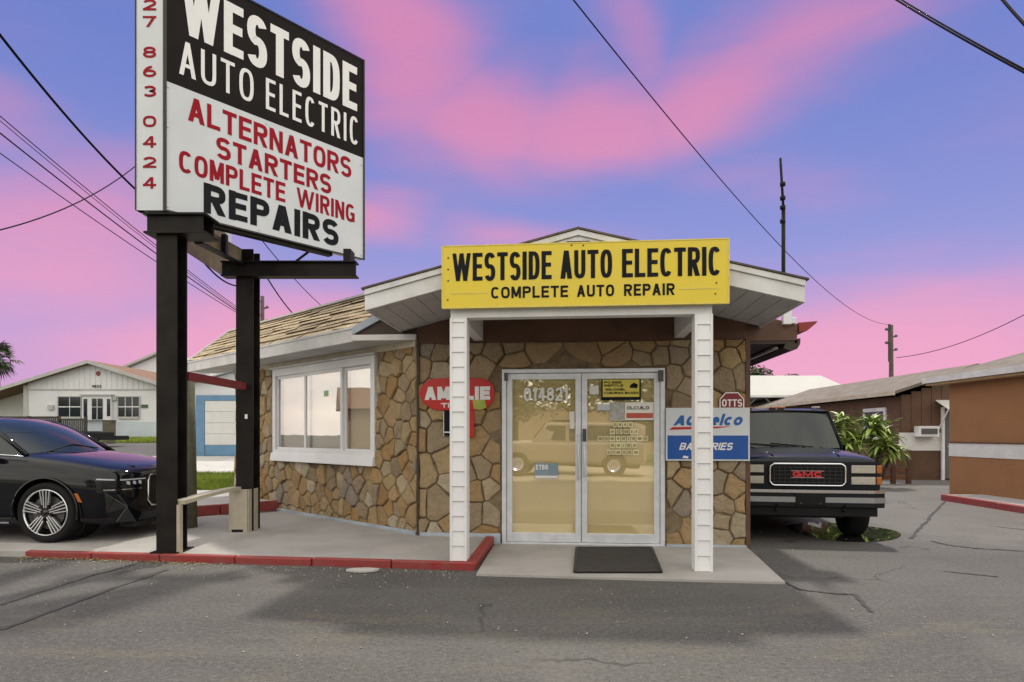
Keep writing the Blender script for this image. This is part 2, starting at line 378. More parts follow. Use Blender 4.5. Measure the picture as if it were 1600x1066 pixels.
def _ribbon(mb, pts, t, y, closed=False, ext=0.0, clip=None):
    pts = [Vector((p[0], p[1])) for p in pts]
    cl = [pts[0]]
    for p in pts[1:]:
        if (p - cl[-1]).length > 1e-5: cl.append(p)
    pts = cl
    if closed and (pts[0] - pts[-1]).length < 1e-4: pts.pop()
    n = len(pts)
    if ext and not closed:
        pts[0] = pts[0] + (pts[0] - pts[1]).normalized() * ext
        pts[-1] = pts[-1] + (pts[-1] - pts[-2]).normalized() * ext
    vs = []
    for i, p in enumerate(pts):
        a = pts[i - 1] if (i or closed) else None
        b = pts[(i + 1) % n] if (i < n - 1 or closed) else None
        d0 = (p - a).normalized() if a is not None else None; d1 = (b - p).normalized() if b is not None else None
        if d0 is None: d0 = d1
        if d1 is None: d1 = d0
        n0 = Vector((-d0.y, d0.x)); n1 = Vector((-d1.y, d1.x)); m = n0 + n1
        m = m.normalized() if m.length > 1e-4 else n0
        k = 1 / max(.55, m.dot(n0))
        vs.append((p + m * (t / 2 * k), p - m * (t / 2 * k)))
    V = [(q.x, y, q.y) for pr in vs for q in pr]
    rng = range(n) if closed else range(n - 1)
    mb.add(V, [(2 * i, 2 * i + 1, 2 * ((i + 1) % n) + 1, 2 * ((i + 1) % n)) for i in rng])

def text_mb(s, x0, x1, z0, z1, t, y=-.003, gap=.5, space=.55, slant=0, th=None, mb=None):
    """letters in the XZ plane facing -Y, filling x0..x1, z0..z1, stem thickness t"""
    mb = mb or MB(); H = z1 - z0; th = th or t
    tot = 0; items = []
    for ch in s:
        if ch == ' ': items.append(None); continue
        items.append(ch)
    # solve the letter scale so that the line fills the width: width = sum(w_i*k) + fixed
    fixed = 0; var = 0
    for i, ch in enumerate(items):
        if ch is None: var += space; continue
        w = GLY[ch][0]
        fixed += t
        var += w * .78
        if i < len(items) - 1 and items[i + 1] is not None: fixed += t * gap
    k = (x1 - x0 - fixed) / max(var, 1e-6)
    x = x0; lay = 0
    v0 = len(mb.v)
    for i, ch in enumerate(items):
        if ch is None: x += space * k; continue
        w = GLY[ch][0]; Wd = t + w * .78 * k
        for st in GLY[ch][1]:
            kind, pts = st[0], st[1:]
            lay = (lay + 1) % 5; yy = y - lay * .0004
            mp = lambda p: (x + t / 2 + p[0] * (Wd - t), z0 + th / 2 + p[1] * (H - th))
            if kind in 'dv':
                (xa, za), (xb, zb) = pts
                tw = t * (1.12 if kind == 'd' else .92)
                def c(p): return (x + tw / 2 + p[0] * (Wd - tw), z0 + p[1] * H)
                A, B = c((xa, za)), c((xb, zb))
                mb.add([(A[0] - tw / 2, yy, A[1]), (A[0] + tw / 2, yy, A[1]), (B[0] + tw / 2, yy, B[1]), (B[0] - tw / 2, yy, B[1])], [(0, 1, 2, 3)])
            elif kind == 'r': _ribbon(mb, [mp(p) for p in pts], (t + th) / 2, yy, closed=True)
            elif kind == 'l':
                hor = abs(pts[0][1] - pts[-1][1]) < 1e-6
                _ribbon(mb, [mp(p) for p in pts], th if hor else t, yy, ext=t / 2 if not hor else t / 2)
            elif kind == 'b': _ribbon(mb, [mp(p) for p in pts], th, yy)
            else: _ribbon(mb, [mp(p) for p in pts], (t + th) / 2, yy)
        x += Wd + t * gap
    if slant:
        for i in range(v0, len(mb.v)):
            a, b, c2 = mb.v[i]; mb.v[i] = (a + (c2 - z0) * slant, b, c2)
    # all faces towards -Y
    return mb
def text(name, s, x0, x1, z0, z1, t, m, parent, y=-.003, **k):
    mb = text_mb(s, x0, x1, z0, z1, t, y, **k)
    me = bpy.data.meshes.new(name); me.from_pydata(mb.v, [], mb.f); me.update()
    bm = bmesh.new(); bm.from_mesh(me)
    bm.normal_update()
    for f in bm.faces:
        if f.normal.y > 0: f.normal_flip()
    bm.to_mesh(me); bm.free()
    return obj(name, me, m, parent)

# ------------------------------------------------------------------ ground
def G(x, y):
    l = sstep(-x, 1.0, 5.0)
    return l * (.03 * sstep(y, 9, 10.5) + .035 * max(0, min(y, 45) - 10) + .09 * sstep(y, 9.5, 10.5))
def ground_material():
    m = bpy.data.materials.new('asphalt'); m.use_nodes = True; nt = m.node_tree; N = nt.nodes; L = nt.links; b = N['Principled BSDF']
    geo = N.new('ShaderNodeNewGeometry'); pos = geo.outputs['Position']
    def noise(s, d=5, r=.6, sc=(1, 1, 1)):
        mp = N.new('ShaderNodeMapping'); L.new(pos, mp.inputs[0]); mp.inputs['Scale'].default_value = sc
        n = N.new('ShaderNodeTexNoise'); L.new(mp.outputs[0], n.inputs['Vector']); n.inputs['Scale'].default_value = s
        n.inputs['Detail'].default_value = d; n.inputs['Roughness'].default_value = r; return n.outputs['Fac']
    def mr(v, a, b_, c=0, d=1):
        n = N.new('ShaderNodeMapRange'); n.interpolation_type = 'SMOOTHSTEP'; L.new(v, n.inputs[0])
        for i, q in zip((1, 2, 3, 4), (a, b_, c, d)): n.inputs[i].default_value = q
        return n.outputs[0]
    def mth(op, a, b_):
        n = N.new('ShaderNodeMath'); n.operation = op
        for i, v in enumerate((a, b_)):
            if isinstance(v, (int, float)): n.inputs[i].default_value = v
            else: L.new(v, n.inputs[i])
        return n.outputs[0]
    def mix(f, a, b_):
        n = N.new('ShaderNodeMix'); n.data_type = 'RGBA'
        for s, v in ((n.inputs[0], f), (n.inputs[6], a), (n.inputs[7], b_)):
            if isinstance(v, tuple): s.default_value = v + (1,)
            elif isinstance(v, (int, float)): s.default_value = v
            else: L.new(v, s)
        return n.outputs[2]
    big = noise(.35, 4); mid = noise(1.3, 6, .65); fine = noise(60, 3, .7); streak = noise(1.0, 5, .6, (.35, 1.6, 1))
    c = mix(mr(big, .35, .65), (.082, .080, .079), (.118, .115, .112))
    c = mix(mth('MULTIPLY', mr(streak, .5, .72), .55), c, (.155, .150, .145))
    c = mix(mth('MULTIPLY', mr(mid, .50, .78), .45), c, (.060, .058, .057))
    sx = N.new('ShaderNodeSeparateXYZ'); L.new(pos, sx.inputs[0])
    # dusty yellowish patches in the wheel path near the camera
    du = mth('MULTIPLY', mth('MULTIPLY', mr(sx.outputs[1], 3.2, 4.2), mr(sx.outputs[1], 6.2, 5.0)), mr(noise(1.7, 5, .65, (.6, 1.6, 1)), .50, .70))
    c = mix(mth('MULTIPLY', du, .42), c, (.20, .175, .115))
    # worn concrete drive to the right
    ny = mth('ADD', sx.outputs[1], mth('MULTIPLY', mth('SUBTRACT', mid, .5), 1.6))
    dr = mth('MULTIPLY', mr(ny, 7.6, 9.2), mr(sx.outputs[0], 4.6, 6.2))
    c = mix(mth('MULTIPLY', dr, .85), c, mix(mr(mid, .3, .7), (.165, .160, .152), (.215, .208, .198)))
    # sand-coloured street beyond the forecourt, behind the camera
    st = mr(sx.outputs[1], -3.0, -4.2)
    c = mix(st, c, mix(mr(big, .3, .7), (.56, .50, .38), (.64, .57, .43)))
    c = mix(mth('MULTIPLY', mr(fine, .55, .75), .30), c, (.20, .195, .19))
    c = mix(mth('MULTIPLY', mr(fine, .46, .30), .35), c, (.035, .034, .034))
    # grit and aggregate, oil spots, hairline crazing
    grit = noise(26, 4, .75); grit2 = noise(95, 2, .6)
    c = mix(mth('MULTIPLY', mr(grit, .52, .66), .55), c, (.205, .198, .19))
    c = mix(mth('MULTIPLY', mr(grit, .48, .36), .6), c, (.040, .039, .039))
    c = mix(mth('MULTIPLY', mr(grit2, .57, .68), .75), c, (.26, .25, .235))
    vo = N.new('ShaderNodeTexVoronoi'); vo.inputs['Scale'].default_value = .8; vo.inputs['Randomness'].default_value = 1
    wv = N.new('ShaderNodeVectorMath'); wv.operation = 'ADD'; L.new(pos, wv.inputs[0])
    wn = N.new('ShaderNodeTexNoise'); wn.inputs['Scale'].default_value = 2.5; wn.inputs['Detail'].default_value = 5; L.new(pos, wn.inputs['Vector'])
    ws_ = N.new('ShaderNodeVectorMath'); ws_.operation = 'SCALE'; ws_.inputs['Scale'].default_value = .5; L.new(wn.outputs['Color'], ws_.inputs[0]); L.new(ws_.outputs[0], wv.inputs[1])
    L.new(wv.outputs[0], vo.inputs['Vector'])
    c = mix(mth('MULTIPLY', mr(vo.outputs['Distance'], .16, .05), .6), c, (.036, .035, .035))
    ve = N.new('ShaderNodeTexVoronoi'); ve.feature = 'DISTANCE_TO_EDGE'; ve.inputs['Scale'].default_value = .42; L.new(wv.outputs[0], ve.inputs['Vector'])
    crk = mth('MULTIPLY', mr(ve.outputs['Distance'], .010, .003), mr(big, .50, .62))
    c = mix(mth('MULTIPLY', crk, .75), c, (.028, .027, .027))
    pale_ = noise(.55, 5, .55, (1, .7, 1))
    c = mix(mth('MULTIPLY', mr(pale_, .52, .70), .40), c, (.20, .192, .182))
    dk = N.new('ShaderNodeMix'); dk.data_type = 'RGBA'; dk.blend_type = 'MULTIPLY'; dk.inputs[0].default_value = 1; L.new(c, dk.inputs[6]); dk.inputs[7].default_value = (.74, .73, .73, 1); c = dk.outputs[2]
    L.new(c, b.inputs['Base Color']); b.inputs['Roughness'].default_value = .82
    bp = N.new('ShaderNodeBump'); bp.inputs['Strength'].default_value = .45; bp.inputs['Distance'].default_value = .006
    L.new(grit, bp.inputs['Height']); L.new(bp.outputs[0], b.inputs['Normal'])
    return m
ASPH = ground_material()
def axis(vals):
    out = []
    for a, b, n in vals: out += [a + (b - a) * i / n for i in range(n)]
    return out + [vals[-1][1]]
def grid(xs, ys, zf):
    mb = MB(); nx = len(xs)
    mb.v = [(x, y, zf(x, y)) for y in ys for x in xs]
    mb.f = [(j * nx + i, j * nx + i + 1, (j + 1) * nx + i + 1, (j + 1) * nx + i) for j in range(len(ys) - 1) for i in range(nx - 1)]
    return mb
gx = axis([(-600, -60, 6), (-60, -12, 16), (-12, 12, 60), (12, 60, 10), (60, 600, 6)])
gy = axis([(-600, -40, 6), (-40, 0, 10), (0, 16, 40), (16, 60, 40), (60, 900, 8)])
struct(obj('ground', grid(gx, gy, G), ASPH, smooth=True))

def walkz(y): return max(.07, min(.125, .075 + .042 * (y - 7.1)))
def poly_slab(name, pts, m, bottom=-.1, parent=None):
    mb = MB(); n = len(pts)
    mb.v = [tuple(p) for p in pts] + [(p[0], p[1], bottom) for p in pts]
    mb.f = [tuple(range(n))] + [(i, n + i, n + (i + 1) % n, (i + 1) % n) for i in range(n)]
    return obj(name, mb, m, parent)
KA, KB, KC = (-.40, 6.70), (-3.95, 7.18), (-5.66, 7.45)
struct(poly_slab('walkway', [(KA[0] - .06, KA[1] + .06, .07), (-.28, 8.45, .12), (-1.0, 8.8, .13), (-3.6, 11.5, .125), (-5.15, 10.0, .125), (-5.55, 7.66, .118),
                             (KC[0], KC[1] + .05, .07), (KB[0], KB[1] + .06, .073)], CONC))
struct(poly_slab('parking_apron', [(KC[0], KC[1], .066), (-5.55, 7.66, .117), (-5.15, 10.0, .123), (-5.3, 12.5, .22), (-16, 13.5, .25), (-16, 9.0, .117), (-16, 8.75, .0)], CONC))
struct(poly_slab('entrance_slab', [(-.36, 6.45, .022), (1.2, 6.25, .022), (2.6, 6.09, .022), (2.93, 7.98, .024), (2.9, 8.4, .024), (-.2, 8.5, .024)], CONC))
struct(poly_slab('rear_pad', [(-4.05, 11.2, .285), (-5.25, 10.16, .285), (-6.4, 10.6, .296), (-9.5, 13.45, .262), (-2.5, 13.45, .262)], CONC2, .05))
struct(obj('garage_drive', grid(axis([(-16, -3, 8)]), axis([(17, 24.2, 6)]), lambda x, y: G(x, y) + .012), CONC2))
struct(obj('neighbour_walk', MB().prism([(9.0, 2.0), (10.4, 2.0), (10.4, 13.95), (9.35, 13.95)], -.05, .125), CONC2))

rng = random.Random(5)
def kerb_run(parent, a, b, h0, h1, w, n, m, jit=.012):
    a = Vector((*a, 0)); b = Vector((*b, 0)); d = (b - a); Ln = d.length; d.normalize(); nn = Vector((-d.y, d.x, 0))
    for i in range(n):
        t0, t1 = i / n * Ln + .006, (i + 1) / n * Ln - .006
        ha = h0 + (h1 - h0) * i / n; hb = h0 + (h1 - h0) * (i + 1) / n
        j = rng.uniform(-jit, jit); k = rng.uniform(-.004, .004)
        p = [a + d * t0 - nn * (0 + k), a + d * t1 - nn * (rng.uniform(-.008, .008) + k), a + d * t1 + nn * w, a + d * t0 + nn * w]
        bot = [Vector((q.x, q.y, -.05)) for q in p]
        top = [Vector((q.x, q.y, z + j * (1 if ii < 2 else .3))) + (nn * .012 if ii < 2 else Vector()) for ii, (q, z) in enumerate(zip(p, (ha, hb, hb, ha)))]
        obj('kerb_stone', MB().hexa(bot + top), m, parent, bevel=.012)
def kerb_root(name):
    e = bpy.data.objects.new(name, None); COL.objects.link(e); return struct(e)
kr = kerb_root('kerb')
kerb_run(kr, KA, KB, .082, .084, -.085, 4, REDKERB, .005)
kerb_run(kr, KB, KC, .084, .072, -.085, 2, REDKERB, .004)
kerb_run(kr, (-.235, 8.22), KA, .125, .080, -.10, 2, REDKERB, .003)
kr2 = kerb_root('rear_kerb')
kerb_run(kr2, (-5.2, 10.02), (-3.80, 11.15), .285, .295, .12, 3, REDKERB, .004)
kr3 = kerb_root('neighbour_kerb')
kerb_run(kr3, (9.33, 13.95), (9.0, 4.0), .128, .128, .14, 6, REDKERB, .004)
# a loose flake of concrete broken off the kerb
tag(obj('concrete_fragment', MB().prism([(-.0, 0), (.17, -.06), (.30, -.02), (.34, .05), (.20, .09), (.05, .06)], 0, .03), CONC2, loc=(-1.72, 6.62, .005), bevel=.006),
    'pale broken concrete flake lying on asphalt before the red kerb', 'fragment')

# thin ribbons lying on the ground: cracks sealed with tar, and dark streaks
def ribbon(name, pts, w, m, z=.006):
    mb = MB(); V = [Vector((*p, 0)) for p in pts]; r2 = random.Random(len(pts))
    fine = []
    for i in range(len(V) - 1):
        for k in range(6):
            q = V[i].lerp(V[i + 1], k / 6); fine.append(q + Vector((r2.uniform(-.012, .012), r2.uniform(-.012, .012), 0)))
    fine.append(V[-1]); vs = []
    for i, p in enumerate(fine):
        d = (fine[min(i + 1, len(fine) - 1)] - fine[max(i - 1, 0)]).normalized(); nn = Vector((-d.y, d.x, 0))
        ww = w * r2.uniform(.5, 1.3) / 2
        vs += [(p + nn * ww + Vector((0, 0, z))), (p - nn * ww + Vector((0, 0, z)))]
    mb.add(vs, [(2 * i, 2 * i + 1, 2 * i + 3, 2 * i + 2) for i in range(len(fine) - 1)])
    return struct(obj(name, mb, m))
def gp(px, py): q = CAMZ / (py - HZ) * F; return ((px - 800) / F * q, q)
ribbon('pavement_crack', [gp(1228, 911), gp(1250, 922), gp(1290, 927), gp(1335, 930), gp(1345, 940), gp(1362, 957)], .035, TAR)
ribbon('pavement_crack', [gp(1455, 846), gp(1480, 852), gp(1520, 857), gp(1600, 862), gp(1700, 868)], .045, TAR)
ribbon('pavement_crack', [gp(1478, 783), gp(1460, 800), gp(1445, 818), gp(1430, 834), gp(1424, 842)], .05, TAR)
ribbon('pavement_crack', [gp(1475, 893), gp(1520, 898), gp(1560, 902)], .03, TAR)
ribbon('pavement_crack', [gp(1545, 822), gp(1600, 828), gp(1660, 836)], .03, TAR)
STREAK = mat('dark_streak', (.066, .064, .063), .85, var=.4, scale=4)  # two dark streaks on the asphalt, from the kerb towards the camera
ribbon('pavement_streak', [gp(212, 882), gp(150, 898), gp(80, 920), gp(0, 946)], .03, STREAK)
ribbon('pavement_streak', [gp(262, 890), gp(190, 915), gp(100, 948), gp(0, 985)], .06, STREAK)
# puddle by the truck's wheel
pp = [gp(*q) for q in ((1225, 822), (1262, 816), (1310, 818), (1352, 822), (1395, 828), (1412, 836), (1395, 845), (1350, 848), (1300, 846), (1262, 838), (1240, 830))]
for _ in range(2):
    pp = [q for i in range(len(pp)) for q in ((pp[i - 1][0] * .25 + pp[i][0] * .75, pp[i - 1][1] * .25 + pp[i][1] * .75), (pp[i][0] * .75 + pp[(i + 1) % len(pp)][0] * .25, pp[i][1] * .75 + pp[(i + 1) % len(pp)][1] * .25))]
struct(obj('puddle', MB().add([(x, y, .005) for x, y in pp], [tuple(range(len(pp)))]), WATER))

lit = MB(); lr = random.Random(77)
for _ in range(420):
    t = lr.random() ** 1.5; a = Vector((KC[0], KC[1], 0)).lerp(Vector((KB[0], KB[1], 0)), t * 1.5) + Vector((0, -abs(lr.gauss(0, .06)) - .02, .006 + lr.uniform(0, .012)))
    b_ = lr.uniform(0, 6.28); l = lr.uniform(.008, .03); w_ = l * .35
    d1 = Vector((math.cos(b_), math.sin(b_), lr.uniform(-.2, .3))) * l; d2 = Vector((-math.sin(b_), math.cos(b_), lr.uniform(-.1, .3))) * w_
    lit.add([a - d1, a - d2, a + d1, a + d2], [(0, 1, 2, 3)])
tag(stuff(obj('leaf_litter', lit, mat('dry_litter', (.26, .20, .10), .9, var=.4, scale=30))), 'dry leaf litter gathered along the left end of the red kerb', 'litter')

peb = MB(); pr = random.Random(41)
for _ in range(2600):
    if pr.random() < .4:
        a = Vector((*KA, 0)).lerp(Vector((*KC, 0)), pr.random()); x, y = a.x, a.y - abs(pr.gauss(0, .25)) - .02
    else: x, y = pr.uniform(-6, 8), pr.uniform(3.2, 9.5)
    if y > 6.0 and -5.6 < x < 3.0 and y > 6.66 - .138 * (x + .4) - .02: continue
    if -.5 < x < 3.0 and y > 6.0: continue
    q_ = pr.choice((.003, .004, .004, .006, .009)) * pr.uniform(.7, 1.3)
    vs_ = [(x + q_ * pr.uniform(.6, 1.4), y, q_ * .5), (x, y + q_ * pr.uniform(.6, 1.4), q_ * .5), (x - q_, y, q_ * .5), (x, y - q_, q_ * .5), (x, y, q_ * 1.3), (x, y, -.002)]
    peb.add(vs_, [(0, 1, 4), (1, 2, 4), (2, 3, 4), (3, 0, 4), (1, 0, 5), (2, 1, 5), (3, 2, 5), (0, 3, 5)])
tag(stuff(obj('loose_grit', peb, mat('grit', (.30, .28, .25), .9, var=.6, scale=6))), 'loose grit and tiny pebbles scattered over the asphalt forecourt', 'gravel')

# ------------------------------------------------------------------ the shop
ROT = -math.atan2(.38, 4.14)
shop = thing('repair_shop', 'low stone faced repair shop with white gabled entrance canopy and shingled side wing', 'building', (-1.22, 8.38, 0), ROT)
FW = 4.157; WTOP = 2.62

def clip(poly, p, n):
    out = []
    for i in range(len(poly)):
        a, b = poly[i - 1], poly[i]
        da = (a[0] - p[0]) * n[0] + (a[1] - p[1]) * n[1]; db = (b[0] - p[0]) * n[0] + (b[1] - p[1]) * n[1]
        if (da <= 0) != (db <= 0):
            t = da / (da - db); out.append((a[0] + (b[0] - a[0]) * t, a[1] + (b[1] - a[1]) * t))
        if db <= 0: out.append(b)
    return out
def stones(wall, Wd, H, holes, dx, dz, seed, z0=0.0):
    r = random.Random(seed); pts = []
    # jittered dart throwing in stretched space
    tries = 0
    while tries < 7000:
        tries += 1; p = (r.uniform(-.05, Wd + .05), r.uniform(z0 - .05, H + .05))
        k = r.choice((.5, .62, .8, 1, 1.2, 1.4))
        if all(((p[0] - q[0]) / dx) ** 2 + ((p[1] - q[1]) / dz) ** 2 > ((k + q[2]) / 2 * .9) ** 2 for q in pts): pts.append((*p, k))
    n = 0
    for i, p in enumerate(pts):
        if any(h[0] < p[0] < h[1] and h[2] < p[1] < h[3] for h in holes): continue
        poly = [(0, z0), (Wd, z0), (Wd, H), (0, H)]
        for j, q in enumerate(pts):
            if j == i: continue
            if abs(q[0] - p[0]) > 4 * dx or abs(q[1] - p[1]) > 4 * dz: continue
            nn = (q[0] - p[0], q[1] - p[1]); poly = clip(poly, ((p[0] + q[0]) / 2, (p[1] + q[1]) / 2), nn)
            if not poly: break
        for h in holes:
            if not poly: break
            ds = [(h[0] - p[0], (h[0], 0), (1, 0)), (p[0] - h[1], (h[1], 0), (-1, 0)), (h[2] - p[1], (0, h[2]), (0, 1)), (p[1] - h[3], (0, h[3]), (0, -1))]
            dmax, hp, hn = max(ds, key=lambda t: t[0])
            if dmax > 0: poly = clip(poly, hp, hn)
        if not poly or len(poly) < 3: continue
        cx = sum(q[0] for q in poly) / len(poly); cz = sum(q[1] for q in poly) / len(poly)
        ar = abs(sum(poly[k - 1][0] * poly[k][1] - poly[k][0] * poly[k - 1][1] for k in range(len(poly)))) / 2
        if ar < .004: continue
        g = r.uniform(.003, .007); rad = math.sqrt(ar / 3.14)
        # shrink for the joint, wobble the edges, round the corners
        rough = []
        for k in range(len(poly)):
            a, b = poly[k - 1], poly[k]; Ls = math.hypot(b[0] - a[0], b[1] - a[1])
            if Ls < .015: continue
            rough.append(a)
            if Ls > .10:
                m_ = ((a[0] + b[0]) / 2, (a[1] + b[1]) / 2); ox = r.uniform(-.09, .05) * min(Ls, .2)
                dx_, dz_ = m_[0] - cx, m_[1] - cz; l = math.hypot(dx_, dz_) or 1
                rough.append((m_[0] + dx_ / l * ox, m_[1] + dz_ / l * ox))
        if len(rough) < 3: continue
        cut = []
        for k in range(len(rough)):
            a, b, c = rough[k - 1], rough[k], rough[(k + 1) % len(rough)]
            cut.append((b[0] * .88 + a[0] * .12, b[1] * .88 + a[1] * .12)); cut.append((b[0] * .88 + c[0] * .12, b[1] * .88 + c[1] * .12))
        f = max(.5, 1 - g / rad)
        ring = [((q[0] - cx) * f, (q[1] - cz) * f) for q in cut]; nr = len(ring)
        h = r.uniform(.014, .055); tx, tz = r.uniform(-.05, .05), r.uniform(-.05, .05)
        f2 = max(.4, 1 - .016 / rad); f3 = f2 * .72
        vs = [(q[0], .006, q[1]) for q in ring]
        vs += [(q[0] * .985, -h * .62, q[1] * .985) for q in ring]
        vs += [(q[0] * f2, -(h + q[0] * tx + q[1] * tz), q[1] * f2) for q in ring]
        vs += [(q[0] * f3, -(h + .004 + q[0] * tx + q[1] * tz + r.uniform(-.005, .005)), q[1] * f3) for q in ring]
        vs.append((0, -(h + .003), 0))
        fs = []
        for a in range(3):
            fs += [(a * nr + k, a * nr + (k + 1) % nr, (a + 1) * nr + (k + 1) % nr, (a + 1) * nr + k) for k in range(nr)]
        fs += [(3 * nr + k, 3 * nr + (k + 1) % nr, 4 * nr) for k in range(nr)]
        mb = MB().add(vs, fs)
        obj('stone', mb, STONE, wall, loc=(cx, 0, cz), smooth=False); n += 1
    return n

# front wall: door opening X 1.10-3.16
D0, D1, DT = 1.10, 3.16, 2.265
fw = obj('front_stone_wall', MB().box(0, D0, 0, .2, -.05, WTOP).box(D1, FW, 0, .2, -.05, WTOP).box(D0, D1, 0, .2, DT, WTOP), MORTAR, shop)
stones(fw, FW, WTOP, [(D0 - .02, D1 + .02, -1, DT + .02)], .36, .36, 11, .01)
# left wing wall
LW = 5.6; wd = Vector((-.783, .622, 0)).normalized()
lw_loc = wd * LW; lw_rot = math.atan2(-wd.y, -wd.x)
WX0, WX1, WZ0, WZ1 = LW - 3.96, LW - .98, 1.02, 2.55
lw = obj('side_stone_wall', MB().box(0, WX0, 0, .2, 0, WTOP).box(WX1, LW, 0, .2, 0, WTOP).box(WX0, WX1, 0, .2, 0, WZ0).box(WX0, WX1, 0, .2, WZ1, WTOP),
         MORTAR, shop, loc=lw_loc, rotz=lw_rot)
print('stones', stones(lw, LW, WTOP, [(WX0, WX1, WZ0, WZ1)], .22, .35, 23, .10))
# metal corner strip and painted plinth along the foot of the side wall
obj('corner_strip', MB().box(-.015, .015, -.055, -.01, .1, 2.62), DARKBROWN, shop)
obj('plinth', MB().box(1.4, LW, -.075, -.005, .02, .165), BLUEGREY, lw, bevel=.01)
obj('plinth', MB().box(0.03, D0 - .02, -.075, -.005, .02, .155), BLUEGREY, fw, bevel=.01)
obj('plinth', MB().box(D1 + .02, FW, -.075, -.005, .0, .05), BLUEGREY, fw, bevel=.01)
# brown infill above the stone, under the sloped soffit of the canopy
def roofz(X): return 3.58 - .2533 * abs(X - 2.057)
def soffz(X): return roofz(X) - .235
obj('gable_infill', MB().prism([(-.02, WTOP), (FW, WTOP), (FW, soffz(FW) - .004), (2.057, soffz(2.057) - .004), (-.02, soffz(-.02) - .004)], -.035, .02, 'y'), BROWN, shop)
# rest of the building body
obj('rear_wall', MB().prism([(.05, .21), (FW - .05, .21), (FW - .05, 8), (-4.0, 8), (-4.1, 3.75)], 0, 2.6), BROWN, shop)
obj('corner_board', MB().box(FW - .005, FW + .05, -.03, .2, 0, WTOP + .1), BROWN, shop)

# --- canopy: gable roof, fascia, boarded soffit, beams, columns
XL, XR, XP, YF = -.233, 4.347, 2.057, -1.5
canopy = obj('canopy_roof', MB().prism([(XL - .03, roofz(XL) - .012), (XP, roofz(XP) - .006), (XR + .03, roofz(XR) - .012), (XR + .03, roofz(XR) + .006), (XP, roofz(XP) + .012), (XL - .03, roofz(XL) + .006)], YF - .035, 6.0, 'y'), DKSHING, shop)
for s in (0, 1):
    a, b = ((XL, XP), (XP, XR))[s]
    for (z0, z1, yy, mm) in ((-.235, -.075, YF, WHITED), (-.072, -.012, YF - .022, WHITED)):
        obj('fascia_board', MB().prism([(a, roofz(a) + z0), (b, roofz(b) + z0), (b, roofz(b) + z1), (a, roofz(a) + z1)], yy, YF + .035, 'y'), mm, canopy, bevel=.004)
obj('fascia_cap', MB().box(XP - .12, XP + .12, YF - .09, YF - .02, roofz(XP) - .19, roofz(XP) - .155), DARKBROWN, canopy)
for X in (XL, XR):     # eave boards running back
    s = 1 if X < XP else -1
    obj('eave_board', MB().box(min(X, X + s * .03), max(X, X + s * .03), YF + .035, .9 if X > 2 else .5, roofz(X) - .235, roofz(X) - .014), WHITED, canopy)
nb = 13
for s in (0, 1):
    a, b = ((XL + .03, XP), (XP, XR - .03))[s]
    for k in range(nb):
        x0 = a + (b - a) * k / nb + .004; x1 = a + (b - a) * (k + 1) / nb - .004
        z0, z1 = soffz(x0), soffz(x1)
        obj('soffit_board', MB().hexa([(x0, YF + .036, z0 + .002), (x1, YF + .036, z1 + .002), (x1, -.036, z1 + .002), (x0, -.036, z0 + .002),
                                       (x0, YF + .036, z0 + .02), (x1, YF + .036, z1 + .02), (x1, -.036, z1 + .02), (x0, -.036, z0 + .02)]), SOFFIT, canopy)
CX0, CX1, CY = .795, 3.337, -1.445
obj('header_beam', MB().box(CX0 - .09, CX1 + .09, CY - .06, CY + .085, 2.665, 2.86), WHITE, canopy, bevel=.006)
for X in (CX0, CX1):
    obj('side_beam', MB().box(X - .06, X + .06, CY + .086, -.04, 2.64, 2.93), WHITE, canopy, bevel=.005)
for X, zb in ((CX0, .085), (CX1, .022)):
    c = obj('column', MB().box(X - .078, X + .078, CY - .078, CY + .078, zb, 2.664), VINYL, shop)
    z = zb + .004; k = 0
    while z < 2.63:
        z1 = min(z + .158, 2.664)
        if k % 1 == 0:
            obj('siding_panel', MB().hexa([(X - .066, CY - .094, z), (X + .066, CY - .094, z), (X + .066, CY - .079, z), (X - .066, CY - .079, z),
                                           (X - .066, CY - .082, z1 - .006), (X + .066, CY - .082, z1 - .006), (X + .066, CY - .079, z1 - .006), (X - .066, CY - .079, z1 - .006)]), VINYL, c)
        z += .158; k += 1
    for sx in (-1, 1):
        obj('corner_trim', MB().box(X + sx * .078 - .013, X + sx * .078 + .013, CY - .097, CY + .09, zb, 2.662), VINYL, c, bevel=.004)

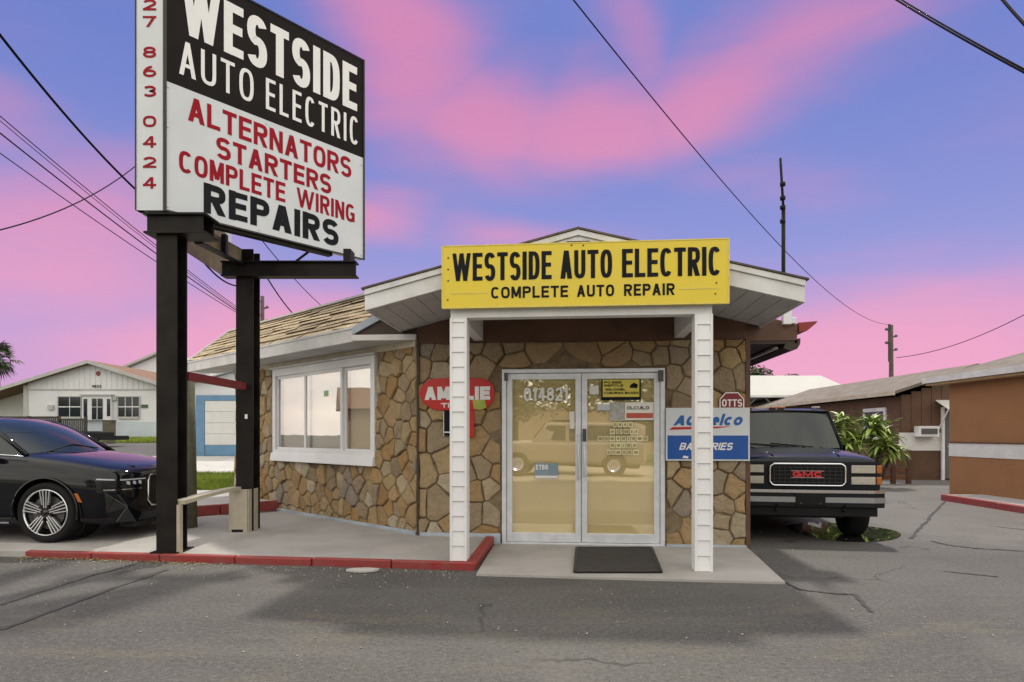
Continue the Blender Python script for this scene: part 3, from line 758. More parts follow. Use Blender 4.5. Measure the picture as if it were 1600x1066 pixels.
# --- double door
def door_set():
    fr = obj('door_frame', MB().box(D0, D0 + .055, -.05, .09, .022, DT).box(D1 - .055, D1, -.05, .09, .022, DT).box(D0 + .055, D1 - .055, -.05, .09, DT - .05, DT)
             .box(D0 + .055, D1 - .055, -.055, .09, .022, .045), ALU, shop, bevel=.004)
    obj('closer', MB().box(D0 + .03, D0 + .075, -.075, -.051, DT - .15, DT - .045), ALUD, fr, bevel=.004)
    obj('closer', MB().box(D1 - .085, D1 - .02, -.075, -.051, DT - .17, DT - .03), ALUD, fr, bevel=.004)
    mid = 2.115
    for i, (a, b) in enumerate(((D0 + .06, mid - .004), (mid + .004, D1 - .06))):
        st = .07; z0, z1 = .05, DT - .056
        d = obj('door', MB().box(a, a + st, -.03, .03, z0, z1).box(b - st, b, -.03, .03, z0, z1).box(a + st, b - st, -.03, .03, z0, z0 + .115).box(a + st, b - st, -.03, .03, z1 - .075, z1), ALU, shop, bevel=.004)
        obj('glass_pane', MB().box(a + st, b - st, -.006, .0, z0 + .115, z1 - .075), GLASS, d)
        obj('shade', MB().box(a + st, b - st, .022, .026, z0 + .115, z1 - .075), CREAM, d)
        hx = b - .035 if i == 0 else a + .035
        if i == 0:
            obj('pull_handle', MB().tube([(hx, -.03, .86), (hx, -.085, .86), (hx, -.085, 1.42), (hx, -.03, 1.42)], .011, 8), ALU, d, smooth=True)
        else:
            obj('lock', MB().box(hx - .025, hx + .025, -.05, -.03, 1.34, 1.50).box(hx - .012, hx + .012, -.07, -.05, 1.38, 1.45), ALUD, d, bevel=.004)
            obj('pull_handle', MB().tube([(hx, -.03, .90), (hx, -.085, .90), (hx, -.085, 1.33), (hx, -.03, 1.33)], .011, 8), ALU, d, smooth=True)
        yg = -.0095
        if i == 0:
            text('door_number', '014821', a + .22, b - .16, 1.86, 2.03, .028, LETW, d, y=yg)
            obj('sticker_or_reflection', MB().box(b - .145, b - .082, yg, -.0065, 1.50, 1.72), PAPER, d)
            k = obj('blue_patch', MB().box(a + .36, a + .66, yg, -.0065, .86, 1.06), mat('pale_blue_patch', (.22, .30, .36), .5, var=.1), d)  # pale blue patch with white letters on the left pane
            obj('patch_text', text_mb('ETBO', a + .375, a + .53, .975, 1.04, .014, y=yg - .002), LETW, d)
            obj('patch_strip', MB().box(a + .365, a + .655, yg - .002, yg - .0005, .865, .90), PAPER, d)
        else:
            p = obj('poster', MB().box(a + .25, a + .745, yg - .003, -.0065, 1.865, 2.20), LETK, d, bevel=.001)
            obj('poster_panel', MB().box(a + .268, a + .727, yg - .0045, yg - .0032, 1.905, 2.125), PAPERY, d)
            text('poster_text', 'CEL SEURCE', a + .29, a + .70, 2.14, 2.185, .009, PAPERY, d, y=yg - .0048)
            for q, (zz, ln, x_) in enumerate(((2.075, .22, .285), (2.035, .24, .285), (1.985, .26, .30))):
                text('poster_text', ('PCSEE', 'REPITLE', 'SEUOMEL')[q], a + x_, a + x_ + ln, zz, zz + .028, .007, LETK, d, y=yg - .0062)
            obj('poster_mark', MB().prism([(a + .60, 2.02), (a + .70, 2.015), (a + .71, 2.06), (a + .66, 2.085), (a + .62, 2.06)], yg - .0062, yg - .005, 'y'), LETK, d)
            text('poster_text', 'CUEURAN BOAEA', a + .285, a + .715, 1.94, 1.97, .008, LETK, d, y=yg - .0062)
            obj('sticker_or_reflection', MB().box(a + .10, a + .215, yg, -.0065, 1.94, 2.05), PAPER, d)
            obj('sticker_or_reflection', MB().box(a + .20, a + .36, yg, -.0065, 1.735, 1.815), LAMPCLEAR, d)
            obj('sticker_or_reflection', MB().box(a + .355, a + .54, yg, -.0065, 1.60, 1.835), mat('photo_card', (.30, .30, .27), .5, var=.6, scale=18, col2=(.7, .7, .66)), d)
            obj('notice', MB().box(a + .545, b - .075, yg - .001, -.0065, 1.61, 1.835), PAPER, d)
            obj('notice_strip', MB().box(a + .565, b - .085, yg - .003, yg - .0015, 1.635, 1.70), mat('notice_red', (.50, .10, .06), .6), d)
            text('notice_text', 'OLCUILO', a + .57, b - .13, 1.745, 1.785, .009, LETK, d, y=yg - .003)
            rr = random.Random(3)
            for row, (x0, x1) in enumerate(((.40, .60), (.36, .67), (.20, .78), (.36, .64), (.32, .68))):
                zt = 1.585 - row * .088; x = a + x0
                while x < a + x1:
                    w_ = rr.uniform(.035, .075)
                    obj('letter_tag', MB().box(x, x + w_, yg, -.0065, zt - .066, zt), mat('tag_cream', (.74, .70, .42), .6, rnd=.15), d)
                    obj('tag_mark', MB().box(x + .012, x + w_ - .012, yg - .002, yg - .0004, zt - .05, zt - .015), mat('tag_brown', (.34, .28, .12), .6), d)
                    x += w_ + .012
door_set()

# --- side window (3 lights)
def window_set():
    wf = obj('window', MB().box(WX0 - .05, WX0 + .05, -.06, .06, WZ0 - .02, WZ1).box(WX1 - .05, WX1 + .05, -.06, .06, WZ0 - .02, WZ1).box(WX0 + .05, WX1 - .05, -.06, .06, WZ1 - .12, WZ1)
             .box(WX0 + .05, WX1 - .05, -.06, .06, WZ0 + .10, WZ0 + .16), VINYL, lw, bevel=.006)
    wf.parent = shop; wf.location = lw_loc; wf.rotation_euler = (0, 0, lw_rot)
    obj('window_sill', MB().hexa([(WX0 - .06, -.11, WZ0 - .04), (WX1 + .06, -.11, WZ0 - .04), (WX1 + .06, .05, WZ0 - .04), (WX0 - .06, .05, WZ0 - .04),
                                  (WX0 - .06, -.085, WZ0 + .10), (WX1 + .06, -.085, WZ0 + .10), (WX1 + .06, .05, WZ0 + .115), (WX0 - .06, .05, WZ0 + .115)]), VINYL, wf, bevel=.008)
    obj('head_flashing', MB().box(WX0 - .10, WX1 + .10, -.10, .02, WZ1 + .002, WZ1 + .03), WHITED, wf)
    cuts = [WX0 + .05, WX0 + .05 + .98, WX0 + .05 + 2.12, WX1 - .05]
    for i in range(3):
        a, b = cuts[i], cuts[i + 1]; y0 = (-.02, -.045, -.01)[i]; s = (.045, .05, .055)[i]; zb, zt = WZ0 + .16, WZ1 - .12
        sh = obj('sash', MB().box(a, a + s, y0, y0 + .035, zb, zt).box(b - s, b, y0, y0 + .035, zb, zt).box(a + s, b - s, y0, y0 + .035, zt - .05, zt).box(a + s, b - s, y0, y0 + .035, zb, zb + .035), VINYL, wf, bevel=.003)
        obj('glass_pane', MB().box(a + s, b - s, y0 + .012, y0 + .018, zb + .035, zt - .05), WGLASS, wf)
        obj('shade', MB().box(a + s, b - s, .075, .08, zb, zt), CREAMW, wf)
    obj('sticker_or_reflection', MB().box(cuts[1] + .60, cuts[1] + .72, -.0375, -.034, 2.02, 2.11), mat('green_sticker', (.30, .55, .24), .6), wf)
window_set()

# --- wing roof
nv = Vector((-.622, -.783, 0)).normalized()      # outward normal of the side wall
OH = .55; PIT = .85; ZE = 2.835
def wing(t, q):          # t along the wall from the corner, q distance inward from the eave
    p = wd * t + nv * (OH - q); return Vector((p.x, p.y, ZE + PIT * q))
TE = .69; TF = 6.5; QR = .8
def q_of(p): return OH - (p.x * nv.x + p.y * nv.y)
XC = -.25; pc0 = Vector((XC, -.02, 0)); pc1 = Vector((XC, (OH - QR - XC * nv.x) / nv.y, 0))
pc0.z = ZE + PIT * q_of(pc0); pc1.z = ZE + PIT * QR
bk = -nv * 3.4 + Vector((0, 0, -.05))
roof = obj('wing_roof', MB().add([wing(TE, 0), pc0, pc1, wing(TF, QR), wing(TF, 0), wing(TF, QR) + bk, pc1 + bk],
                                 [(0, 1, 2, 3, 4), (3, 2, 6, 5)]), ROOFUND, shop)
obj('wing_end_wall', MB().add([wing(5.5, .6), wing(5.5, QR), wing(5.5, QR) + bk, Vector((*(wing(5.5, QR) + bk).xy, 0)), Vector((*wing(5.5, .6).xy, 0))], [(0, 1, 2, 3, 4)]), BROWN, roof)
obj('end_rake', MB().beam(wing(TF + .01, -.03), wing(TF + .01, QR), .04, .10), WHITED, roof)
rs = random.Random(8)
ncourse = 9
for c in range(ncourse):
    q0 = c * QR / ncourse - .015; q1 = min(QR, q0 + QR / ncourse + .03)
    hipt = TF
    # right limit: plane Y=-.02 (local) or canopy edge
    p0 = wing(0, q0); tr = (p0.y + .03) / (-wd.y) if True else 0
    tr = (-.03 - (nv.y * (OH - q0))) / wd.y
    tr = max(tr, (XC - nv.x * (OH - max(q0, 0))) / wd.x - 9) if False else tr
    tc = ((XC - .02) - nv.x * (OH - q0)) / wd.x
    tr = max(tr, tc)
    t = tr + rs.uniform(-.5, 0)
    while t < hipt:
        a = max(t, tr); b = min(t + .92, hipt)
        if b - a > .08 and a > -2.0:
            lift = [rs.uniform(.0, .03) for _ in range(2)]
            sk = rs.uniform(-.015, .015)
            pa, pb, pc, pd = wing(a + .006, q0 + sk * .5), wing(b - .006, q0 - sk * .5), wing(b - .006, q1), wing(a + .006, q1)
            zz = Vector((0, 0, 1)); th = .008
            obj('shingle', MB().hexa([pb + zz * (.016 + lift[0]), pa + zz * (.016 + lift[1]), pd + zz * .004, pc + zz * .004,
                                      pb + zz * (.016 + th + lift[0]), pa + zz * (.016 + th + lift[1]), pd + zz * (.004 + th), pc + zz * (.004 + th)]), SHINGLE, roof)
        t += .93
obj('ridge_cap', MB().beam(wing(TF, QR) + Vector((0, 0, .02)), pc1 + Vector((0, 0, .02)), .12, .03), WHITED, roof)
obj('vent_pipe', MB().tube([wing(6.1, 1.1) - Vector((0, 0, .5)), wing(6.1, 1.1) + Vector((0, 0, .0))], .05, 8), DARKBROWN, roof, smooth=True)
E0, E1 = wing(TE - .04, 0), wing(TF, 0)
zf = Vector((0, 0, 1))
obj('wing_fascia', MB().beam((E0 + E1) / 2 + (E0 - E1) / 2 + zf * -.09, E1 + zf * -.09, .03, .185), WHITED, roof, bevel=.004)
obj('drip_edge', MB().beam(E0 + zf * .0, E1 + zf * .0, .06, .03), WHITED, roof)
B0, B1 = wing(TE - .02, .02), wing(TF, .02)
ws = [Vector((B0.x, B0.y, 2.655)), Vector((B1.x, B1.y, 2.655)), Vector(((wd * TF).x, (wd * TF).y, 2.655)), Vector((0, 0, 2.655))]
obj('wing_soffit', MB().add(ws + [p + zf * .012 for p in ws], [(0, 1, 2, 3), (7, 6, 5, 4), (0, 4, 5, 1), (1, 5, 6, 2), (2, 6, 7, 3), (3, 7, 4, 0)]), SOFFIT, roof)
obj('wing_frieze', MB().box(0, LW, -.06, -.005, 2.575, 2.653), mat('cream_trim', (.55, .50, .38), .7, var=.15), lw)
ex = E0.x
obj('gable_end', MB().prism([(ex + .02, 2.67), (-.005, 2.67), (-.005, 2.8), (XC, ZE + PIT * q_of(Vector((XC, -.03, 0))) - .03), (ex + .02, ZE - .03)], -.03, .0, 'y'), DARKBROWN, roof)
gz = lambda X: ZE + PIT * q_of(Vector((X, -.05, 0)))
obj('rake_board', MB().prism([(ex - .02, gz(ex) - .085), (XC - .01, gz(XC) - .085), (XC - .01, gz(XC) + .02), (ex - .02, gz(ex) + .02)], -.075, -.035, 'y'), BLUEGREY, roof, bevel=.003)
obj('eave_return', MB().box(ex - .02, -.02, -.09, -.02, 2.655, 2.73), WHITED, roof, bevel=.003)
# dark flashing curled up where the wing roof meets the canopy
obj('roof_flashing', MB().hexa([(-.52, -.25, 3.03), (-.24, -.35, 3.02), (-.2, .5, 3.14), (-.44, .5, 3.2), (-.56, -.27, 3.17), (-.25, -.36, 3.1), (-.21, .5, 3.24), (-.48, .5, 3.33)]), mat('rusty_flashing', (.07, .045, .03), .7, var=.3), roof)

# --- right-hand eave with gutter
er = obj('side_eave', MB().prism([(FW - .1, 2.60), (4.78, 2.60), (4.80, 2.79), (FW - .1, 3.0)], .02, 6.0, 'y'), BROWN, shop)
obj('eave_soffit', MB().box(FW, 4.76, .03, 6.0, 2.56, 2.598), DARKBROWN, er)
obj('gutter', MB().prism([(4.62, 2.50), (4.70, 2.47), (4.78, 2.49), (4.815, 2.55), (4.82, 2.62), (4.79, 2.62), (4.78, 2.56), (4.64, 2.56)], .0, 6.0, 'y'), DARKBROWN, er)
obj('gutter_highlight', MB().box(4.56, 4.615, .2, 6.0, 2.515, 2.545), WHITE, er)  # pale highlight along the gutter, laid in as a white strip
obj('gutter_end', MB().prism([(4.80, 2.70), (4.90, 2.715), (5.0, 2.80), (5.02, 2.83), (4.80, 2.815)], -.01, .5, 'y'), mat('red_roof_edge', (.22, .02, .015), .5, var=.2), er)
obj('conduit_box', MB().box(4.60, 4.70, -.05, .05, 2.79, 3.1).box(4.70, 4.76, -.04, .04, 2.80, 2.88), WHITE, er, bevel=.008)
ms = thing('antenna_mast', 'thin dark antenna mast standing up behind the canopy roof', 'mast', (3.52, 8.3, 2.85))
obj('mast_tube', MB().tube([(0, 0, 0), (0, 0, 1.5)], .026, 8), STEEL, ms, smooth=True)
obj('mast_top', MB().tube([(0, 0, 1.5), (-.04, 0, 2.16)], .017, 8), STEEL, ms, smooth=True)
for z in (1.32, 1.5, 1.62, 1.8):
    obj('clamp', MB().tube([(-.008, 0, z), (-.01, 0, z + .045)], .036, 8), STEEL, ms, smooth=True)

# --- signs on the shop
def on_shop(X, Y, Z): return shop.matrix_basis @ Vector((X, Y, Z))
ys = thing('shop_sign', 'long yellow board with black lettering mounted above the shop entrance', 'sign', on_shop(.639, -1.60, 2.76), ROT)
SW, SH = 2.928, .64
obj('board', MB().box(0, SW, 0, .045, 0, SH), YELLOW, ys, bevel=.004)
obj('edge_trim', MB().box(-.006, SW + .006, -.004, .05, -.012, .002).box(-.006, SW + .006, -.004, .05, SH - .002, SH + .01).box(-.01, .003, -.004, .05, .002, SH - .002).box(SW - .003, SW + .01, -.004, .05, .002, SH - .002), YELEDGE, ys)
text('lettering', 'WESTSIDE', .105, 1.145, .275, .565, .044, LETK, ys, gap=.45, th=.042)
text('lettering', 'AUTO', 1.235, 1.765, .275, .565, .044, LETK, ys, gap=.45, th=.042)
text('lettering', 'ELECTRIC', 1.865, 2.85, .275, .565, .044, LETK, ys, gap=.45, th=.042)
text('lettering', 'COMPLETE', .515, 1.315, .085, .205, .023, LETK, ys, gap=.75)
text('lettering', 'AUTO', 1.405, 1.785, .085, .205, .023, LETK, ys, gap=.75)
text('lettering', 'REPAIR', 1.885, 2.395, .085, .205, .023, LETK, ys, gap=.75)
for a, b in ((.09, .47), (2.44, 2.84)):
    obj('painted_rule', MB().box(a, b, -.003, -.001, .140, .153), YELEDGE, ys)
for (x, z) in ((.06, .52), (.06, .40), (.06, .28), (.055, .08), (SW - .12, .2), (SW - .13, .09), (1.35, SH - .02), (1.47, SH - .025)):
    obj('screw', MB().lathe([(0, -.006), (.009, -.005), (.009, 0)], (x, 0, z), 'y', 8), DARKBROWN, ys)

# red oil sign
am = thing('oil_sign', 'red pill shaped sign with white letters on the stone wall behind the left column', 'sign', on_shop(.02, -.075, 1.72), ROT)
pill = [(.0, .24), (.03, .33), (.12, .41), (.22, .435), (.80, .435), (.90, .41), (.97, .34), (.985, .24), (.96, .13), (.90, .055), (.80, .02), (.24, .02), (.15, .05), (.05, .13)]
obj('board', MB().prism(pill, 0, .035, 'y'), REDP, am, bevel=.006)
text('lettering', 'AMALIE', .075, .93, .155, .325, .05, LETW, am, gap=.3)
text('lettering', 'TIG', .29, .50, .055, .115, .016, LETW, am)
obj('lower_board', MB().box(.40, .72, .004, .03, -.33, .018), REDP, am)
obj('black_panel', MB().box(.32, .50, -.002, .003, -.31, .016), LETK, am)
obj('white_rule', MB().box(.325, .49, -.005, -.0025, -.27, -.255).box(.322, .33, -.005, -.0025, -.31, .01), LETW, am)
obj('sticker_or_reflection', MB().prism([(.70, .16), (.86, .16), (.88, .05), (.80, .025), (.72, .04)], -.003, -.001, 'y'), mat('green_reflection', (.28, .40, .06), .3, var=.5, scale=9, col2=(.6, .5, .1)), am)  # yellow-green reflection on the red board, painted as a flat patch
# battery sign
bt = thing('battery_sign', 'white and blue rectangular battery sign on the stone wall behind the right column', 'sign', on_shop(3.165, -.09, 1.10), ROT)
BW, BH = 1.02, .66
obj('board', MB().box(0, BW, 0, .03, 0, BH), SIGNW, bt, bevel=.004)
obj('blue_field', MB().box(.02, BW - .02, -.003, -.0005, .02, .315), BLUEP, bt)
text('logo_text', 'AC', .09, .36, .44, .565, .036, BLUEL, bt, slant=.35, gap=.3)
text('logo_text', 'D', .38, .52, .44, .565, .036, BLUEL, bt, slant=.35)
text('logo_text', 'elco', .535, .915, .44, .585, .034, BLUEL, bt, slant=.3, gap=.4)
obj('logo_swoosh', MB().prism([(.04, .385), (.62, .405), (.80, .43), (.62, .425), (.08, .42)], -.004, -.001, 'y'), REDP, bt)
text('lettering', 'BATTERIES', .16, .80, .135, .225, .018, LETW, bt, y=-.006, slant=.3)
obj('paint_chip', MB().prism([(.2, .035), (.27, .03), (.275, .055), (.22, .065)], -.006, -.0035, 'y'), LETW, bt)
sp_ = thing('octagon_sign', 'small maroon octagonal sign peeking out above the battery sign', 'sign', on_shop(3.82, -.06, 1.74), ROT)
oc = [(0, 0), (.31, 0), (.31, .135), (.235, .22), (.075, .22), (0, .135)]
obj('board', MB().prism(oc, 0, .02, 'y'), MAROON, sp_)
mb = MB(); _ribbon(mb, [(.012, .02), (.012, .128), (.082, .206), (.228, .206), (.298, .128), (.298, .02)], .012, -.002); obj('border', mb, LETW, sp_)
text('lettering', 'OTTS', .035, .28, .035, .125, .016, LETW, sp_)
# door mat
dm = thing('door_mat', 'dark rubber mat lying before the right door leaf', 'mat', (0, 0, .024))
q = [gp(898, 896), gp(1033, 896), gp(1018, 857), gp(901, 857)]
q = [(x * .985, y * .985) for x, y in q]
obj('mat_pad', MB().prism(q, .002, .014), MAT_RUB, dm, bevel=.003)
cxm = sum(p[0] for p in q) / 4; cym = sum(p[1] for p in q) / 4
for i in range(4):
    a, b = q[i], q[(i + 1) % 4]
    obj('mat_edge', MB().beam((a[0], a[1], .011), (b[0], b[1], .011), .03, .014), BLACKP, dm)

# ------------------------------------------------------------------ pylon sign
py = thing('pylon_sign', 'tall roadside sign with black and white lettered face on two dark steel posts', 'sign', (0, 0, 0))
ZB, ZM, ZT = 3.95, 5.41, 6.81
N1, N2, FAR, LBK = Vector((-4.226, 7.2, 0)), Vector((-3.902, 7.2, 0)), Vector((-2.139, 9.22, 0)), Vector((-4.42, 9.9, 0))
fl = (FAR - N2).length; fa = math.atan2(FAR.y - N2.y, FAR.x - N2.x)
face = obj('white_face', MB().box(0, fl, 0, .10, ZB, ZM), SIGNW, py, loc=N2, rotz=fa)
blk = obj('black_face', MB().box(0, fl, -.002, .10, ZM + .002, ZT), SIGNK, py, loc=N2, rotz=fa)
def fr_strips(parent, L_, z0, z1, m, w=.02):
    obj('frame_strip', MB().box(-.012, L_ + .012, -.018, .0 - .003, z0 - .012, z0 + w * .4).box(-.012, .010, -.018, -.003, z0 + w * .4, z1).box(L_ - .010, L_ + .012, -.018, -.003, z0 + w * .4, z1)
        .box(-.012, L_ + .012, -.018, -.003, z1, z1 + .012), m, parent)
fr_strips(face, fl, ZB, ZT, mat('bronze_trim', (.035, .032, .03), .5, metal=.3))
def fx(u): return u * fl
text('lettering', 'WESTSIDE', fx(.065), fx(.957), 6.035, 6.66, .108, LETW, blk, y=-.006, gap=.42, th=.105)
text('lettering', 'AUTO', fx(.055), fx(.385), 5.55, 5.945, .043, LETW, blk, y=-.006, gap=1.3)
text('lettering', 'ELECTRIC', fx(.445), fx(.965), 5.55, 5.945, .043, LETW, blk, y=-.006, gap=1.3)
text('lettering', 'ALTERNATORS', fx(.092), fx(.922), 5.055, 5.335, .050, SIGNR, face, gap=.55)
text('lettering', 'STARTERS', fx(.213), fx(.80), 4.735, 4.99, .049, SIGNR, face, gap=.55)
text('lettering', 'COMPLETE', fx(.055), fx(.545), 4.435, 4.685, .043, SIGNR, face, gap=.55)
text('lettering', 'WIRING', fx(.605), fx(.943), 4.435, 4.685, .043, SIGNR, face, gap=.55)
text('lettering', 'REPAIRS', fx(.158), fx(.845), 4.045, 4.385, .085, LETK, face, gap=.42, th=.070)
for x, z in ((.03, 4.0), (.03, 4.9), (.03, 5.35), (fl - .04, 4.0), (fl - .04, 5.3), (1.1, 3.99), (1.2, 5.36)):
    obj('bolt', MB().lathe([(0, -.008), (.012, -.006), (.012, 0)], (x, 0, z), 'y', 8), TIGN, face)
side = obj('number_face', MB().box(0, .324, .0, .09, ZB, ZT), SIGNW, py, loc=N1 + Vector((0, .0, 0)))
obj('frame_strip', MB().box(.305, .327, -.012, -.001, ZB, ZT).box(-.012, .0, -.01, .08, ZB, ZT), mat('bronze_trim', (.035, .032, .03)), side)
for ch, yc in (('7', -40), ('2', 8), ('7', 34), ('8', 82), ('6', 112), ('3', 143), ('0', 190), ('4', 222), ('2', 254), ('4', 286)):
    zc = CAMZ + (HZ - yc) * .0072
    text('digit', ch, .075, .225, zc - .062, zc + .062, .03, SIGNR, side, y=-.004, th=.024)
ll = (LBK - N1).length
lf = obj('far_face', MB().box(0, ll, -.0, .08, ZB, ZT), SIGNW, py, loc=LBK, rotz=math.atan2(N1.y - LBK.y, N1.x - LBK.x))
obj('backing_board', MB().box(.25, ll - .2, .085, .10, ZB - .16, ZB + .5), TAN, lf)
# posts (H sections), cap beams, arms
def hbeam(mb, x, y, z0, z1, w=.235, d=.24, t=.022):
    mb.box(x - w / 2, x + w / 2, y - d / 2, y - d / 2 + t, z0, z1).box(x - w / 2, x + w / 2, y + d / 2 - t, y + d / 2, z0, z1).box(x - t / 2, x + t / 2, y - d / 2 + t, y + d / 2 - t, z0, z1); return mb
P1, P2 = (-3.92, 7.38), (-3.62, 8.78)
obj('post', hbeam(MB(), *P1, .07, 3.70), STEEL, py, bevel=.004)
obj('post', hbeam(MB(), *P2, .1, 3.94), STEEL, py, bevel=.004)
obj('base_plate', MB().box(P1[0] - .16, P1[0] + .16, P1[1] - .17, P1[1] + .19, .07, .10), STEEL, py)
obj('cap_beam', MB().box(-4.13, -3.50, 7.24, 7.27, 3.70, 3.93).box(-4.15, -3.45, 7.20, 7.54, 3.695, 3.72).box(-4.15, -3.45, 7.20, 7.54, 3.905, 3.93).box(-4.13, -3.5, 7.50, 7.53, 3.72, 3.905), STEEL, py, bevel=.003)
obj('arm', MB().box(-3.90, -2.10, 8.60, 8.63, 3.56, 3.75).box(-3.90, -2.09, 8.56, 8.74, 3.735, 3.757).box(-3.90, -2.09, 8.56, 8.74, 3.55, 3.572), STEEL, py, bevel=.003)
obj('arm_post', MB().box(-2.30, -2.20, 8.72, 8.95, 3.757, 3.96), STEEL, py)
obj('brace', MB().beam((-2.95, 8.66, 3.75), (-2.75, 8.75, 3.95), .03, .03), STEEL, py)
obj('spine_beam', MB().beam((-3.74, 7.56, 3.80), (-3.66, 8.62, 3.82), .04, .22), TAN, py)
obj('spine_flange', MB().beam((-3.70, 7.56, 3.69), (-3.62, 8.62, 3.71), .10, .02), STEEL, py)
obj('hanger', MB().box(-3.66, -3.60, 8.05, 8.12, 3.70, 3.95), STEEL, py)
obj('bottom_rail', MB().box(.05, fl - .5, .02, .12, ZB - .05, ZB - .002), STEEL, face)
obj('red_bar', MB().beam((P1[0] + .10, P1[1] + .15, 2.115), (P2[0] + .02, P2[1] - .16, 2.075), .05, .10), REDST, py, bevel=.004)
obj('reflector', MB().box(P2[0] + .02, P2[0] + .055, P2[1] - .157, P2[1] - .151, 1.64, 1.70), LETW, py)
bx = obj('base_cover', MB().box(P2[0] - .16, P2[0] + .085, P2[1] - .24, P2[1] - .16, .11, .69).box(P2[0] + .085, P2[0] + .10, P2[1] - .22, P2[1] + .1, .11, .69), BEIGE, py, bevel=.006)
obj('base_notch', MB().box(P2[0] - .12, P2[0] + .03, P2[1] - .245, P2[1] - .235, .105, .16), BLACKP, bx)
# low beige rail between the posts, slightly bowed
mb = MB(); prev = None
for i in range(9):
    t = i / 8; a = Vector((P1[0] + .14, P1[1] - .1, 0)).lerp(Vector((P2[0] - .05, P2[1] - .25, 0)), t); a.z = .655 + .055 * math.sin(t * math.pi * .55)
    if prev is not None: mb.beam(prev, a, .13, .045)
    prev = a
obj('low_rail', mb, BEIGE, py)
obj('rail_leg', MB().box(P1[0] + .13, P1[0] + .165, P1[1] - .15, P1[1] - .08, .08, .63), BEIGE, py)

# olive timber post behind the near sign post
tp = tag(obj('timber_post', MB().tube([(0, 0, 0), (0, 0, 1.1), (0, 0, 2.15)], [.125, .11, .09], 10), WOODPOST, smooth=True, loc=(-4.55, 8.98, .12)),
         'olive brown timber post just behind the near steel sign post', 'post')

# ------------------------------------------------------------------ vehicles
def loft(secs):
    """secs: list of half sections [(y,z)..] with x; bottom centre -> top centre; mirrored to closed rings"""
    mb = MB(); n = len(secs[0][1]); ringn = 2 * n - 2
    for x, s in secs:
        ring = [(x, p[0], p[1]) for p in s] + [(x, -p[0], p[1]) for p in s[-2:0:-1]]
        mb.v += ring
    for i in range(len(secs) - 1):
        for k in range(ringn):
            a = i * ringn + k; b = i * ringn + (k + 1) % ringn
            mb.f.append((a, b, b + ringn, a + ringn))
    mb.f.append(tuple(range(ringn))[::-1]); mb.f.append(tuple(range((len(secs) - 1) * ringn, len(secs) * ringn)))
    return mb
def mesh_of(mb, name):
    me = bpy.data.meshes.new(name); me.from_pydata(mb.v, [], mb.f); me.update()
    bm = bmesh.new(); bm.from_mesh(me); bmesh.ops.recalc_face_normals(bm, faces=bm.faces); bm.to_mesh(me); bm.free(); return me
def carve(mb, cutters, name, sub=1):
    """subdivide a closed body and cut the wheel arches out of it"""
    me = mesh_of(mb, name); o = bpy.data.objects.new('tmp', me); COL.objects.link(o)
    if sub:
        s = o.modifiers.new('s', 'SUBSURF'); s.levels = sub; s.render_levels = sub
    cs = []
    for c in cutters:
        co = bpy.data.objects.new('tmpc', mesh_of(c, 'c')); COL.objects.link(co); cs.append(co)
        b = o.modifiers.new('b', 'BOOLEAN'); b.operation = 'DIFFERENCE'; b.solver = 'EXACT'; b.object = co
    dg = bpy.context.evaluated_depsgraph_get(); dg.update()
    out = bpy.data.meshes.new_from_object(o.evaluated_get(dg)); out.name = name
    for q in [o] + cs:
        m_ = q.data; bpy.data.objects.remove(q); bpy.data.meshes.remove(m_)
    out.materials.clear()
    bm = bmesh.new(); bm.from_mesh(out)
    for e in bm.edges:
        if len(e.link_faces) == 2 and e.calc_face_angle(0) > R(38): e.smooth = False
    for f in bm.faces: f.smooth = True
    bm.to_mesh(out); bm.free()
    return out
def cyl(c, r, y0, y1, n=40): 
    mb = MB(); vs = []
    for y in (y0, y1): vs += [(c[0] + r * math.cos(2 * math.pi * k / n), y, c[1] + r * math.sin(2 * math.pi * k / n)) for k in range(n)]
    return mb.add(vs, [tuple(range(n))[::-1], tuple(range(n, 2 * n))] + [(k, (k + 1) % n, n + (k + 1) % n, n + k) for k in range(n)])

